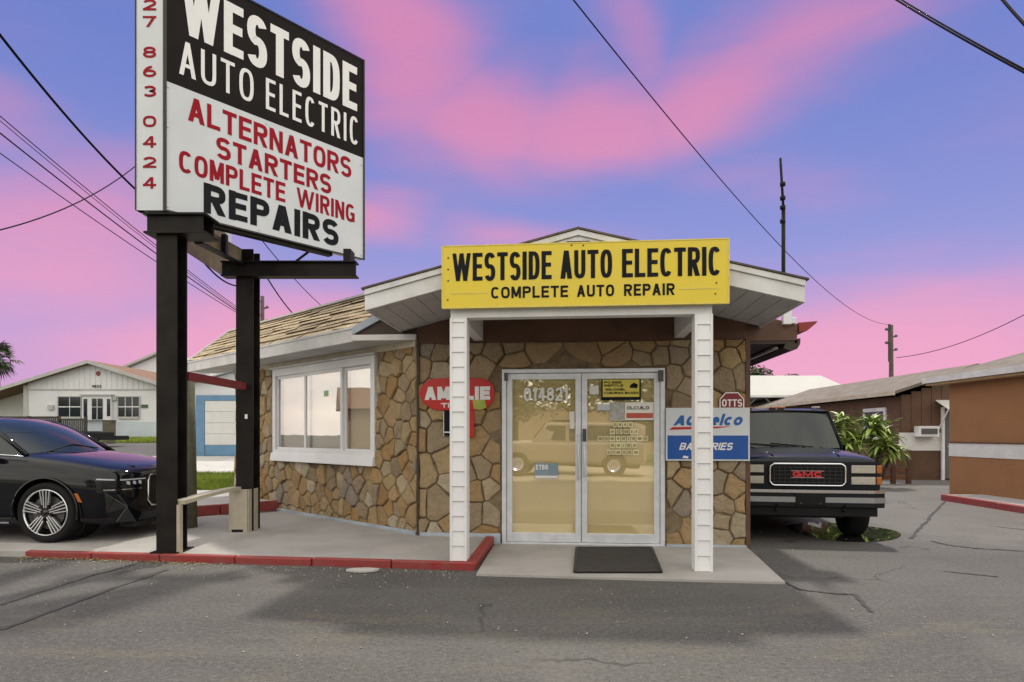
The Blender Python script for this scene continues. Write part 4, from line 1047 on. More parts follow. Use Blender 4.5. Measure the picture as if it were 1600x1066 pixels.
def wheel(parent, x, y, r, wd_, style):
    """wheel with the outer face towards sign(y)"""
    s = 1 if y > 0 else -1; rr = r * (.765 if style == 'alloy' else .60); w = wd_ / 2
    t = obj('wheel', MB().lathe([(rr, -w * .8), (r * .90, -w), (r * .975, -w * .82), (r, -w * .5), (r, w * .5), (r * .975, w * .82), (r * .90, w), (rr, w * .86), (rr * .97, w * .55)], (0, 0, 0), 'y', 48), RUBBER, parent, smooth=True, loc=(x, y, r))
    f = s * w
    if style == 'alloy':
        obj('rim', MB().lathe([(rr * 1.0, f * .86), (rr * .985, f * .93), (rr * .955, f * .93), (rr * .945, f * .70)], (0, 0, 0), 'y', 48), RIM, t, smooth=True)
        obj('rim_back', MB().lathe([(0, f * .2), (rr * .96, f * .25), (rr * .97, f * .6)], (0, 0, 0), 'y', 40), RIMK, t, smooth=True)
        for k in range(5):
            a = 2 * math.pi * k / 5 + .31
            ax_ = Vector((math.cos(a), 0, math.sin(a))); pe = Vector((-math.sin(a), 0, math.cos(a)))
            for j, o_ in enumerate((-.105, -.036, .036, .105)):
                p0 = ax_ * rr * (.20 if j in (1, 2) else .34) + pe * rr * o_ * 1.25; p1 = ax_ * rr * .945 + pe * rr * o_ * 2.1
                p0.y = f * .82; p1.y = f * .90
                obj('spoke_edge', MB().beam(p0, p1, .013, .03, up=(0, 1, 0)), RIM, t)
            obj('spoke', MB().beam((0, f * .70, 0), (math.cos(a) * rr * .95, f * .78, math.sin(a) * rr * .95), rr * .26, .03, up=(0, 1, 0)), RIMK, t)
        obj('hub_cap', MB().lathe([(0, f * .93), (rr * .10, f * .92), (rr * .14, f * .80)], (0, 0, 0), 'y', 20), CARTRIM, t, smooth=True)
        obj('brake_disc', MB().lathe([(rr * .2, f * .45), (rr * .72, f * .45), (rr * .72, f * .3)], (0, 0, 0), 'y', 32), ALUD, t)
    else:
        obj('rim', MB().lathe([(0, f * .35), (rr * .3, f * .5), (rr * .5, f * .38), (rr * .85, f * .45), (rr * .95, f * .9), (rr, f * .88)], (0, 0, 0), 'y', 32), RIM, t, smooth=True)
    return t

def sedan():
    c = thing('black_sedan', 'glossy black sedan with bright multi spoke wheels parked beside the pylon sign', 'car', (-5.57, 8.66, .118), R(-3))
    prof = [(0, 0), (.72, 0), (.90, .015), (.965, .10), (.985, .26), (.993, .45), (1.0, .62), (.992, .76), (.972, .86), (.940, .93), (.87, .975), (.66, 1.0), (.34, 1.0), (0, 1.0)]
    st = [(.905, .34, .235, .80, .03), (.897, .52, .225, .825, .03), (.875, .665, .215, .845, .03), (.835, .765, .205, .865, .035), (.77, .845, .20, .885, .04), (.66, .90, .20, .91, .045),
          (.50, .935, .20, .94, .05), (.25, .955, .20, .985, .055), (0, .965, .20, 1.02, .06), (-.3, .97, .20, 1.055, .06), (-.7, .97, .20, 1.08, .05), (-1.4, .972, .20, 1.09, .03), (-2.4, .972, .20, 1.09, .03),
          (-3.2, .965, .20, 1.09, .03), (-3.9, .93, .22, 1.07, .03), (-4.3, .86, .26, 1.04, .03), (-4.42, .70, .32, .98, .02)]
    secs = []
    for x, w, zb, zt, cr in st:
        secs.append((x, [(w * p[0], zb + (zt - zb) * p[1] + (cr * (1 - p[0] ** 2) if p[1] > .96 else 0)) for p in prof]))
    arches = []
    for ax in (0, -3.2):
        for s in (-1, 1): arches.append(cyl((ax, .372), .405, s * .60, s * 1.2))
    body = obj('body', carve(loft(secs), arches, 'sedan_body', 2), CARPAINT, c)
    for ax in (0, -3.2):
        for s in (-1, 1):
            wheel(c, ax, s * .845, .368, .25, 'alloy')
            obj('arch_liner', MB().lathe([(.40, 0), (.40, .3)], (ax, s * .62 - (.15 if s < 0 else .15), .372), 'y', 32), BLACKP, c)
            # thin black arch lip
            mb = MB(); k = 26
            pts = [(ax + .412 * math.cos(a), s * .972, .372 + .412 * math.sin(a)) for a in [R(-12 + 204 * i / k) for i in range(k + 1)]]
            mb.tube(pts, .011, 5); obj('arch_lip', mb, CARTRIM, body, smooth=True)
    # greenhouse
    def gsurf(name, rows, m, thick=0):
        mb = MB(); nx = len(rows[0]); mb.v = [p for r in rows for p in r]
        mb.f = [(j * nx + i, j * nx + i + 1, (j + 1) * nx + i + 1, (j + 1) * nx + i) for j in range(len(rows) - 1) for i in range(nx - 1)]
        return obj(name, mb, m, c, smooth=True)
    ys_ = [i / 10 - 1 for i in range(21)]
    def ws(t, u, off=0):    # windscreen point: t base->top, u -1..1
        hw = .80 + (.58 - .80) * t; x = -.12 - .98 * t - (.30 - .2 * t) * u * u; z = 1.075 + .455 * math.sin(t * 1.35) / math.sin(1.35) - .035 * u * u * t - .03 * u * u * (1 - t)
        return (x + off * .4, hw * u, z + off)
    gsurf('windscreen', [[ws(j / 8, u) for u in ys_] for j in range(9)], CARGLASS)
    def rf(t, u):
        hw = .585 + .03 * math.sin(t * 3.14); x = -1.09 - 1.75 * t; z = 1.53 + .028 * math.sin(t * 3.0) - .05 * t * t - .042 * u * u
        return (x - (.10 * u * u * (1 - t)), hw * u * 1.0, z)
    gsurf('roof', [[rf(j / 8, u) for u in ys_] for j in range(9)], CARPAINT)
    def rg(t, u):
        hw = .58 + .16 * t; x = -2.84 - .95 * t; z = 1.48 - .40 * t - .04 * u * u
        return (x, hw * u, z)
    gsurf('rear_screen', [[rg(j / 6, u) for u in ys_] for j in range(7)], CARGLASS)
    for s in (-1, 1):
        top = [(-1.10, .585, 1.487), (-1.6, .607, 1.505), (-2.2, .612, 1.50), (-2.84, .58, 1.44)]
        bot = [(-.42, .80, 1.05), (-1.4, .88, 1.095), (-2.4, .88, 1.10), (-3.5, .76, 1.09)]
        mb = MB()
        mb.v = [(x, s * y, z) for x, y, z in top + bot]; mb.f = [(0, 1, 5, 4), (1, 2, 6, 5), (2, 3, 7, 6)]
        obj('side_window', mb, CARGLASS, c)
        mb = MB().tube([(-.36, s * .80, 1.055), (-.75, s * .71, 1.30), (-1.12, s * .59, 1.49), (-1.6, s * .612, 1.512), (-2.2, s * .615, 1.505), (-2.84, s * .585, 1.445), (-3.55, s * .75, 1.08)], .028, 8)
        obj('roof_rail', mb, CARPAINT, c, smooth=True)
        m_ = obj('door_mirror', MB().lathe([(0, -.11), (.06, -.09), (.085, 0), (.06, .09), (0, .11)], (0, 0, 0), 'y', 16), CARPAINT, c, smooth=True, loc=(-.72, s * 1.0, 1.12))
    # front-end details follow the plan outline of the nose
    plan = [(.905, 0), (.905, .34), (.897, .52), (.875, .665), (.835, .765), (.77, .845), (.66, .90), (.50, .935), (.25, .955)]
    def plan_pt(s_):        # arc-length parameter along the outline
        acc = 0
        for i in range(len(plan) - 1):
            a, b = Vector(plan[i]), Vector(plan[i + 1]); l = (b - a).length
            if acc + l >= s_ or i == len(plan) - 2: return a.lerp(b, (s_ - acc) / l)
            acc += l
    def wrap(name, s0, s1, za, zb_, m, off=.006, th=.02, side=1, n=12, zs=0, zs2=None):
        mb = MB(); V = []
        for i in range(n + 1):
            s_ = s0 + (s1 - s0) * i / n; p = plan_pt(s_); d = (plan_pt(s_ + .01) - plan_pt(s_ - .01 if s_ > .01 else 0)).normalized(); nn = Vector((d.y, -d.x))
            z0_ = za + zs * i / n; z1_ = zb_ + (zs if zs2 is None else zs2) * i / n
            for o_, z in ((off, z0_), (off, z1_), (off - th, z1_), (off - th, z0_)):
                q_ = p + nn * o_; V.append((q_.x, side * q_.y, z))
        mb.v = V
        for i in range(n):
            for k in range(4): mb.f.append((4 * i + k, 4 * i + (k + 1) % 4, 4 * i + 4 + (k + 1) % 4, 4 * i + 4 + k))
        mb.f += [(0, 1, 2, 3), (4 * n + 3, 4 * n + 2, 4 * n + 1, 4 * n)]
        return obj(name, mb, m, c, smooth=False)
    for s in (-1, 1):
        wrap('daylight_strip', .42, .80, .745, .760, LAMPCLEAR, .003, side=s, zs=.0)
        wrap('daylight_strip', .86, 1.06, .748, .764, LAMPCLEAR, .0, side=s, zs=.012)
        wrap('lamp_surround', .40, 1.06, .60, .742, LAMPDARK, -.002, side=s)
        wrap('lamp_fin', .42, 1.0, .665, .678, CARTRIM, .010, side=s)
        wrap('lamp_fin', .50, .98, .628, .640, CHROME, .004, side=s)
        for k in range(3):
            wrap('lamp_lens', .50 + k * .09, .545 + k * .09, .685, .725, LAMPCLEAR, .002, side=s, n=2, zs=.012)
        # angular lower bumper
        mb = MB()
        A_ = [(.885, .50, .565), (.80, .83, .585), (.70, .90, .60), (.72, .895, .36), (.80, .83, .25), (.90, .60, .22), (.915, .50, .33)]
        pts = [(x + .006, s * (y + .006), z) for x, y, z in A_]; cen = (.893, s * .765, .42)
        mb.v = pts + [cen]; mb.f = [(i, (i + 1) % 7, 7) for i in range(7)]
        obj('bumper_facet', mb, CARPAINT, c)
        obj('bumper_crease', MB().tube([pts[2], (cen[0], cen[1], cen[2])], .006, 5).tube([pts[4], cen], .006, 5).tube([pts[1], pts[3]], .005, 5), CARTRIM, c)
        obj('side_marker', MB().hexa([(.405, s * .948 - .006, .50), (.45, s * .942 - .006, .49), (.45, s * .942 + .006, .49), (.405, s * .948 + .006, .50),
                                      (.36, s * .952 - .006, .60), (.395, s * .948 - .006, .60), (.395, s * .948 + .006, .60), (.36, s * .952 + .006, .60)]), AMBER, c)
        # kidney grille
        kg = obj('grille', MB().prism([(s * .035, .38), (s * .33, .40), (s * .385, .47), (s * .385, .72), (s * .33, .79), (s * .035, .79)], .895, .915, 'x'), LAMPDARK, c)
        mb = MB().tube([(.918, s * .035, .38), (.918, s * .33, .40), (.914, s * .385, .47), (.912, s * .385, .72), (.908, s * .33, .79), (.908, s * .035, .79), (.918, s * .035, .38)], .012, 6)
        obj('grille_frame', mb, CHROME, kg, smooth=True)
        bars = MB()
        for k in range(7): bars.box(.91, .922, s * (.075 + k * .045) - .006, s * (.075 + k * .045) + .006, .41, .78)
        obj('grille_bars', bars, CARTRIM, kg)
        # bonnet crease and shut line
        mb = MB().tube([(.80, s * .48, .905), (.4, s * .56, .968), (0, s * .62, 1.035), (-.28, s * .64, 1.07)], .009, 5); obj('bonnet_crease', mb, CARPAINT, body, smooth=True)
        mb = MB().tube([(-.62, s * .968, .30), (-.60, s * .975, .62), (-.62, s * .958, .98)], .005, 5); obj('door_gap', mb, BLACKP, body)
        obj('sill_strip', MB().box(-2.75, -.45, s * .955 - .012, s * .955 + .012, .235, .255), CHROME, body)
        mb = MB().tube([(-.30, s * .93, 1.045), (-.8, s * .925, 1.075), (-2.4, s * .92, 1.085), (-3.4, s * .86, 1.09)], .009, 5); obj('belt_trim', mb, CHROME, body, smooth=True)
    obj('valance', MB().box(.70, .90, -.62, .62, .16, .22), BLACKP, c)
    mb = MB().tube([ws(.03, -.7, .012), ws(.16, -.2, .014), ws(.06, .3, .014)], .008, 5); obj('wiper', mb, BLACKP, c)
    return c
sedan()

def truck(loc, rotz, label, paint, low, group=None, name='suv'):
    """big square-nosed truck; x forward, front bumper at x=0"""
    c = thing(name, label, 'truck', loc, rotz, group)
    def sec(x, w, zb, zt, cr, top=.90):
        return (x, [(0, zb), (w * .8, zb), (w * .95, zb + .02), (w * .985, zb + .12), (w, zb + .32), (w, zt - .26), (w * .99, zt - .12), (w * .965, zt - .035), (w * top, zt), (w * .5, zt + cr), (0, zt + cr)])
    secs = [sec(-.125, .86, .44, 1.085, .02), sec(-.135, .905, .42, 1.10, .025), sec(-.20, .915, .40, 1.125, .03), sec(-.6, .92, .40, 1.165, .04), sec(-1.1, .922, .40, 1.195, .045), sec(-1.5, .925, .40, 1.21, .04),
            sec(-2.2, .93, .40, 1.21, .02), sec(-3.5, .93, .40, 1.21, .02), sec(-5.1, .93, .42, 1.21, .02), sec(-5.3, .90, .46, 1.18, .02)]
    arches = [cyl((ax, .375), .44, s * .55, s * 1.2) for ax in (-.80, -4.15) for s in (-1, 1)]
    body = obj('body', carve(loft(secs), arches, 'truck_body', 1), paint, c)
    for ax in (-.80, -4.15):
        for s in (-1, 1): wheel(c, ax, s * .775, .375, .26, 'steel')
    # cabin
    cab = MB()
    def csec(x, w0, z0, w1, z1): return (x, [(0, z0), (w0, z0), (w0 * .985, z0 + .1), ((w0 * .45 + w1 * .55), z0 + (z1 - z0) * .6), (w1 + .01, z1 - .06), (w1 - .035, z1 - .012), (w1 * .6, z1 + .012), (0, z1 + .016)])
    cs = [csec(-1.36, .885, 1.17, .86, 1.20), csec(-1.52, .885, 1.17, .835, 1.42), csec(-1.78, .885, 1.17, .775, 1.80), csec(-1.95, .885, 1.17, .765, 1.835), csec(-3.2, .885, 1.17, .765, 1.845), csec(-4.9, .88, 1.17, .76, 1.83), csec(-5.2, .87, 1.17, .74, 1.72)]
    obj('cabin', mesh_of(loft(cs), 'cabin'), paint, c, smooth=False)
    g = [(-1.36 + .006, -.80, 1.225), (-1.36 + .006, .80, 1.225), (-1.755, .735, 1.775), (-1.755, -.735, 1.775)]
    mb = MB(); nn = 10
    for j in range(7):
        t = j / 6
        for i in range(nn + 1):
            u = -1 + 2 * i / nn; hw = .805 + (.715 - .805) * t
            mb.v.append((-1.345 - .415 * t - .05 * u * u + .035, hw * u, 1.225 + .55 * t))
    mb.f = [(j * (nn + 1) + i, j * (nn + 1) + i + 1, (j + 1) * (nn + 1) + i + 1, (j + 1) * (nn + 1) + i) for j in range(6) for i in range(nn)]
    obj('windscreen', mb, CARGLASS, c, smooth=True)
    mb = MB().tube([(-1.35, -.83, 1.21), (-1.56, -.80, 1.50), (-1.76, -.745, 1.79), (-1.735, 0, 1.81), (-1.76, .745, 1.79), (-1.56, .80, 1.50), (-1.35, .83, 1.21)], .017, 6)
    obj('screen_seal', mb, BLACKP, c, smooth=True)
    for s in (-1, 1):
        mb = MB(); mb.v = [(-1.62, s * .872, 1.25), (-2.5, s * .88, 1.25), (-2.5, s * .795, 1.72), (-1.86, s * .795, 1.72)]; mb.f = [(0, 1, 2, 3)]
        obj('side_window', mb, CARGLASS, c)
        mb = MB(); mb.v = [(-2.6, s * .882, 1.25), (-4.7, s * .875, 1.25), (-4.7, s * .795, 1.72), (-2.6, s * .797, 1.72)]; mb.f = [(0, 1, 2, 3)]
        obj('side_window', mb, CARGLASS, c)
    for s in (-1, 1):
        # two stacked rectangular lamps and amber corner lamps
        for z0, z1 in ((.915, 1.02), (.765, .868)):
            l = obj('headlight', MB().box(-.13, -.098, s * .55 if s > 0 else -.845, .845 if s > 0 else -.55, z0, z1), LENS, c, bevel=.006)
            obj('lamp_rim', MB().box(-.125, -.104, (.54 if s > 0 else -.855), (.855 if s > 0 else -.54), z0 - .01, z0 - .001).box(-.125, -.104, (.54 if s > 0 else -.855), (.855 if s > 0 else -.54), z1 + .001, z1 + .01), BLACKP, l)
            obj('corner_lamp', MB().box(-.20, -.106, s * .862 if s > 0 else -.925, .925 if s > 0 else -.862, z0, z1), AMBER, c, bevel=.008)
        obj('tow_hook', MB().tube([(.0, s * .42, .42), (.05, s * .42, .44), (.05, s * .42, .50), (.0, s * .42, .51)], .016, 6), BLACKP, c)
        obj('wiper', MB().tube([(-1.30, s * .15 + .25, 1.245), (-1.36, s * .15 - .35, 1.30)], .009, 5), BLACKP, c)
        obj('washer', MB().box(-1.15, -1.12, s * .22 - .02, s * .22 + .02, 1.235, 1.25), BLACKP, c)
        obj('bonnet_crease', MB().tube([(-.17, s * .42, 1.145), (-.7, s * .45, 1.195), (-1.28, s * .50, 1.24)], .010, 5), paint, c, smooth=True)
    obj('front_panel', MB().box(-.128, -.112, -.90, .90, .70, 1.065), low, c)
    # grille: recessed black mesh in a rounded chrome frame
    def rrect(w, z0, z1, r, n=6):
        o = []
        for cx, cz, a in ((w - r, z1 - r, 0), (-w + r, z1 - r, 90), (-w + r, z0 + r, 180), (w - r, z0 + r, 270)):
            o += [(cx + r * math.cos(R(a + 90 * i / n)), cz + r * math.sin(R(a + 90 * i / n))) for i in range(n + 1)]
        return o
    rp = rrect(.475, .745, 1.035, .07)
    gr = obj('grille', MB().prism(rp, -.111, -.100, 'x'), BLACKP, c)
    obj('grille_frame', MB().tube([(-.092, y, z) for y, z in rp + rp[:1]], .015, 6, cap=False), CHROME, gr, smooth=True)
    bars = MB()
    for k in range(5): bars.box(-.099, -.088, -.44, .44, .785 + k * .05, .793 + k * .05)
    for k in range(13): bars.box(-.099, -.092, -.42 + k * .07 - .003, -.42 + k * .07 + .003, .77, 1.01)
    obj('grille_bars', bars, mat('grille_plastic', (.03, .03, .032), .4), gr)
    # red badge with three wide letters
    badge = text_mb('GMC', -.19, .19, .86, .935, .024, y=0)
    mb = MB(); mb.v = [(-.080 - p[1] * 0 + p[1] * -1, p[0], p[2]) for p in badge.v]; mb.f = badge.f
    obj('badge', mb, mat('badge_red', (.55, .03, .04), .35), c)
    mb = MB().box(-.088, -.0815, -.205, .205, .85, .857).box(-.088, -.0815, -.205, .205, .938, .945)
    obj('badge_rim', mb, mat('badge_edge', (.55, .35, .36), .3), c)
    # bumper
    bp = obj('bumper', MB().prism([(-.14, -.94), (-.02, -.93), (.035, -.78), (.05, 0), (.035, .78), (-.02, .93), (-.14, .94), (-.16, .94), (-.16, -.94)], .47, .685), TRUCKLOW, c, bevel=.012)
    def bstrip(n, z0, z1, m, o_, lim=1.0):
        pl = [(-.10, .945), (-.02, .93), (.035, .78), (.05, 0), (.035, -.78), (-.02, -.93), (-.10, -.945)]
        mb = MB(); V = []
        for x, y in pl:
            V += [(x + o_, y * (1 + o_ * .3), z0), (x + o_, y * (1 + o_ * .3), z1), (x + o_ - .03, y, z1), (x + o_ - .03, y, z0)]
        mb.v = V
        for i in range(len(pl) - 1):
            for k in range(4): mb.f.append((4 * i + k, 4 * i + (k + 1) % 4, 4 * i + 4 + (k + 1) % 4, 4 * i + 4 + k))
        return obj(n, mb, m, bp)
    bstrip('chrome_strip', .66, .70, CHROME, .008)
    bstrip('bumper_face', .535, .605, mat('brushed_bumper', (.40, .41, .43), .35, metal=.8, var=.1), .006)
    obj('valance', MB().prism([(-.2, -.88), (-.02, -.84), (.02, 0), (-.02, .84), (-.2, .88)], .355, .469), BLACKP, c)
    obj('number_plate', MB().box(.052, .064, -.185, .185, .50, .66), BLACKP, c, bevel=.006)
    obj('plate_bolt', MB().box(.064, .068, -.13, -.11, .515, .53).box(.064, .068, .11, .13, .515, .53), ALUD, c)
    for y in (-.42, -.05, .08, .60):
        obj('roof_lamp', MB().box(-1.95, -1.83, y - .05, y + .05, 1.845, 1.875), AMBER if y != .6 else LENS, c, bevel=.01)
    obj('roof_antenna', MB().tube([(-1.9, .03, 1.85), (-1.9, .03, 1.98)], .007, 5), ALU, c)
    obj('underbody', MB().box(-5.0, -.25, -.5, .5, .30, .42), BLACKP, c)
    return c
HEAD = R(-90 - 10)     # nose towards the camera, tail swung to the right
truck((3.93, 8.46, 0), HEAD, 'dark blue square nosed truck with chrome framed grille parked beside the shop', TRUCKPAINT, TRUCKLOW)

# ------------------------------------------------------------------ neighbours, right
nb1 = thing('stucco_building', 'orange brown stucco building with white band at the right edge', 'building', (10.25, 15.0, 0))
obj('lower_wall', MB().box(0, 6, -13, 0, 0, .93), STUCCO, nb1)
obj('white_band', MB().box(-.015, 6, -13.02, .0, .93, 1.235), STUCCOW, nb1)
obj('upper_wall', MB().box(0, 6, -13, 0, 1.235, 2.72), STUCCO, nb1)
obj('drip_ledge', MB().box(-.035, 0, -13, -.02, 1.236, 1.262), BRWALL, nb1)
rf_ = obj('roof', MB().hexa([(-.32, -13.4, 2.66), (5, -13.4, 4.1), (5, .42, 4.1), (-.32, .42, 2.66), (-.32, -13.4, 2.76), (5, -13.4, 4.22), (5, .42, 4.22), (-.32, .42, 2.76)]), GREYROOF, nb1)
obj('fascia', MB().box(-.36, -.325, -13.4, .44, 2.655, 2.79), WHITED, rf_)
obj('rake_board', MB().hexa([(-.32, .425, 2.62), (5, .425, 4.06), (5, .46, 4.06), (-.32, .46, 2.62), (-.32, .425, 2.76), (5, .425, 4.2), (5, .46, 4.2), (-.32, .46, 2.76)]), STUCCO, rf_)
obj('soffit_trim', MB().box(-.30, -.01, -13.3, .4, 2.60, 2.655), mat('tan_trim', (.42, .27, .14), .7, var=.1), rf_)
obj('roof_vent', MB().box(2.0, 2.3, -.9, -.6, 3.2, 3.55).box(1.9, 2.4, -1, -.5, 3.55, 3.6), mat('rust_vent', (.14, .06, .03), .7), rf_)

nb2 = thing('brown_house', 'dark brown long house with white window trim behind the truck', 'house', (11.95, 20.0, 0))
obj('long_wall', MB().box(.35, 6.5, .35, 16, 0, 2.66), BRWALL, nb2)
obj('end_wall', MB().box(.35, 6.5, .28, .34, 1.5, 2.66), BRWALL, nb2)
obj('end_wall_base', MB().box(.35, 6.5, .28, .34, 0, .93), BRWALL, nb2)
obj('white_band', MB().box(.345, 6.5, .26, .34, .93, 1.5 - .002), STUCCOW, nb2)
# gable end boards
for k in range(16):
    x0 = .37 + k * .32; x1 = x0 + .305
    zt = 2.66 + min(max(0, (x0 - .1)), 2.5) * .33
    if x0 > 3: zt = 2.66 + max(0, 5.3 - x0) * .33
    obj('cladding_board', MB().box(x0, x1, .255, .279, 1.52, max(2.66, zt - .05)), BRWALL, nb2)
r2_ = obj('roof', MB().hexa([(-.05, -.1, 2.70), (2.55, -.1, 3.55), (2.55, 16.4, 3.55), (-.05, 16.4, 2.70), (-.05, -.1, 2.79), (2.55, -.1, 3.65), (2.55, 16.4, 3.65), (-.05, 16.4, 2.79)])
          .hexa([(2.55, -.1, 3.55), (6.6, -.1, 2.40), (6.6, 16.4, 2.40), (2.55, 16.4, 3.55), (2.55, -.1, 3.65), (6.6, -.1, 2.5), (6.6, 16.4, 2.5), (2.55, 16.4, 3.65)]), GREYROOF, nb2)
obj('fascia', MB().box(-.09, -.052, -.12, 16.4, 2.665, 2.80), mat('tan_fascia', (.46, .40, .32), .7, var=.15), r2_)
for y0, y1, z0, z1 in ((1.0, 2.35, 1.28, 2.33), (5.4, 6.5, 1.55, 2.28)):
    w_ = obj('window', MB().box(.30, .349, y0, y0 + .12, z0, z1).box(.30, .349, y1 - .12, y1, z0, z1).box(.30, .349, y0 + .12, y1 - .12, z1 - .12, z1).box(.30, .349, y0 + .12, y1 - .12, z0, z0 + .09), WHITED, nb2)
    obj('pane', MB().box(.325, .347, y0 + .12, y1 - .12, z0 + .09, z1 - .12), DGLASS, w_)
dw = obj('door', MB().box(1.72, 2.55, .20, .253, .05, 2.1), GREYDOOR, nb2)
obj('door_trim', MB().box(1.62, 1.70, .18, .253, 0, 2.30), WHITE, dw)
obj('door_knob', MB().lathe([(0, -.03), (.03, -.02), (.03, .02), (0, .02)], (1.82, .18, 1.05), 'y', 10), ALU, dw)
ac = tag(obj('wall_air_conditioner', MB().box(0, .62, -.22, .05, 0, .33).box(.04, .58, -.235, -.221, .03, .05).box(.04, .58, -.235, -.221, .28, .30), WHITE, loc=(12.72, 20.2, 1.37), bevel=.01),
         'small white air conditioner poking out of the brown wall', 'air conditioner')
obj('grille', MB().box(.06, .56, -.24, -.222, .08, .25), ALUD, ac)
aw = thing('door_awning', 'small white corrugated awning over the grey door', 'awning', (13.4, 20.2, 2.2))
obj('sheet', MB().hexa([(0, -.55, .0), (.85, -.55, .0), (.85, .05, .3), (0, .05, .3), (0, -.55, .03), (.85, -.55, .03), (.85, .05, .33), (0, .05, .33)]), WHITED, aw)
obj('bracket', MB().beam((.03, -.50, .0), (.03, .05, -.75), .035, .035), WHITE, aw)
obj('bracket', MB().beam((.82, -.50, .0), (.82, .05, -.75), .035, .035), WHITE, aw)

# little timber fence in front of the planting
fn = thing('timber_fence', 'short weathered timber fence under the strap leaved plants', 'fence', (10.6, 18.6, 0))
for x in (0, .45, .9):
    obj('post', MB().box(x, x + .11, 0, .11, 0, .98), BRWALL, fn)
for k in range(4): obj('rail', MB().box(.11, .9, .03, .07, .12 + k * .24, .24 + k * .24), mat('rust_timber', (.17, .075, .035), .8, var=.3), fn)

def strap_plant(loc, label, heads, seed):
    pl = thing('strap_leaf_plant', label, 'plant', loc, group='strap leaved plants by the brown house'); r = random.Random(seed)
    lm = []
    for v in range(3):
        mb = MB(); n = 6; Ln = (.62, .52, .72)[v]; V = []
        for i in range(n + 1):
            t = i / n; w = .075 * (math.sin(math.pi * min(1, t * .9 + .12)) ** .8) * (1 if i < n else .1)
            x = Ln * t; z = .30 * t - (.62, .45, .75)[v] * t * t * .9
            V += [(x, -w, z + .012), (x, 0, z - .012), (x, w, z + .012)]
        mb.v = V
        for i in range(n):
            for k in range(2): mb.f.append((3 * i + k, 3 * i + k + 1, 3 * i + 4 + k, 3 * i + 3 + k))
        me = mesh_of(mb, 'strap_leaf'); me.materials.append(LEAFD); lm.append(me)
    for hx, hy, hz, s in heads:
        obj('stem', MB().tube([(hx * .4, hy * .4, 0), (hx * .8, hy * .8, hz * .6), (hx, hy, hz)], [.05, .04, .03], 6), BARK, pl, smooth=True)
        for k in range(56):
            o = bpy.data.objects.new('leaf', r.choice(lm)); COL.objects.link(o); o.parent = pl
            o.location = (hx, hy, hz + r.uniform(-.22, .08))
            o.rotation_euler = (r.uniform(-.3, .3), r.uniform(-1.15, .35), k * 2.4 + r.uniform(-.3, .3)); o.scale = (s * r.uniform(.8, 1.15),) * 3
    return pl
strap_plant((9.05, 17.6, 0), 'bushy strap leaved plant nearest the truck windscreen', [(0, 0, 1.75, .72), (-.3, .2, 1.45, .7), (.3, .3, 1.35, .7), (0, -.2, 1.1, .7)], 2)
strap_plant((9.75, 17.5, 0), 'taller strap leaved plant beside the timber fence', [(.1, 0, 1.72, .8), (.42, .15, 1.5, .75), (-.25, .1, 1.3, .7), (.2, -.3, 1.15, .75), (.5, -.2, .95, .7)], 4)

# white metal carport far back
cpt = thing('metal_carport', 'wide white metal roofed carport in the background behind the truck', 'carport', (16.0, 31.0, 0))
obj('roof_edge', MB().hexa([(-5.2, 0, 3.25), (1.1, 0, 3.25), (1.1, 9, 3.25), (-5.2, 9, 3.25), (-5.2, 0, 3.35), (1.1, 0, 3.35), (1.1, 9, 3.35), (-5.2, 9, 3.35)]), WHITED, cpt)
obj('roof', MB().hexa([(-5.2, 0, 3.351), (1.1, 0, 3.351), (1.1, 9, 3.351), (-5.2, 9, 3.351), (-5.2, .5, 4.35), (-.8, .5, 4.35), (-.8, 8, 4.35), (-5.2, 8, 4.35)]), METALROOF, cpt)
for x in (-4.9, -2.9, -.9, .9):
    obj('post', MB().box(x - .06, x + .06, .1, .22, 0, 3.25), ALUD, cpt)
    for s in (-1, 1): obj('strut', MB().beam((x, .16, 2.5), (x + s * .8, .16, 3.24), .07, .07), ALUD, cpt)
obj('back_wall', MB().box(-5.2, 1.1, 6, 6.1, 0, 3.24), mat('tan_wall', (.34, .28, .20), .8, var=.2), cpt)

# ------------------------------------------------------------------ trees
def leaf_cloud(blobs, n, size, seed, flat=.6):
    r = random.Random(seed); mb = MB()
    tot = sum(b[3] * b[4] * b[5] for b in blobs)
    for bx_, by_, bz_, rx, ry, rz in blobs:
        k = int(n * rx * ry * rz / tot)
        for _ in range(k):
            u = r.uniform(-1, 1); a = r.uniform(0, 6.283); rad = (r.random() ** .42); q = math.sqrt(1 - u * u)
            wob = 1 + .28 * mnoise.noise(Vector((q * math.cos(a) * 2.1 + bx_, q * math.sin(a) * 2.1 + by_, u * 2.1 + seed)))
            c = Vector((bx_ + rx * q * math.cos(a) * rad * wob, by_ + ry * q * math.sin(a) * rad * wob, bz_ + rz * u * rad * wob))
            d1 = Vector((r.uniform(-1, 1), r.uniform(-1, 1), r.uniform(-.5, .5))).normalized(); d2 = d1.cross(Vector((r.uniform(-1, 1), r.uniform(-1, 1), r.uniform(-1, 1)))).normalized()
            s = size * r.uniform(.6, 1.3)
            mb.add([c - d1 * s, c - d2 * s * flat * .5, c + d1 * s, c + d2 * s * flat * .5], [(0, 1, 2, 3)])
    return mb
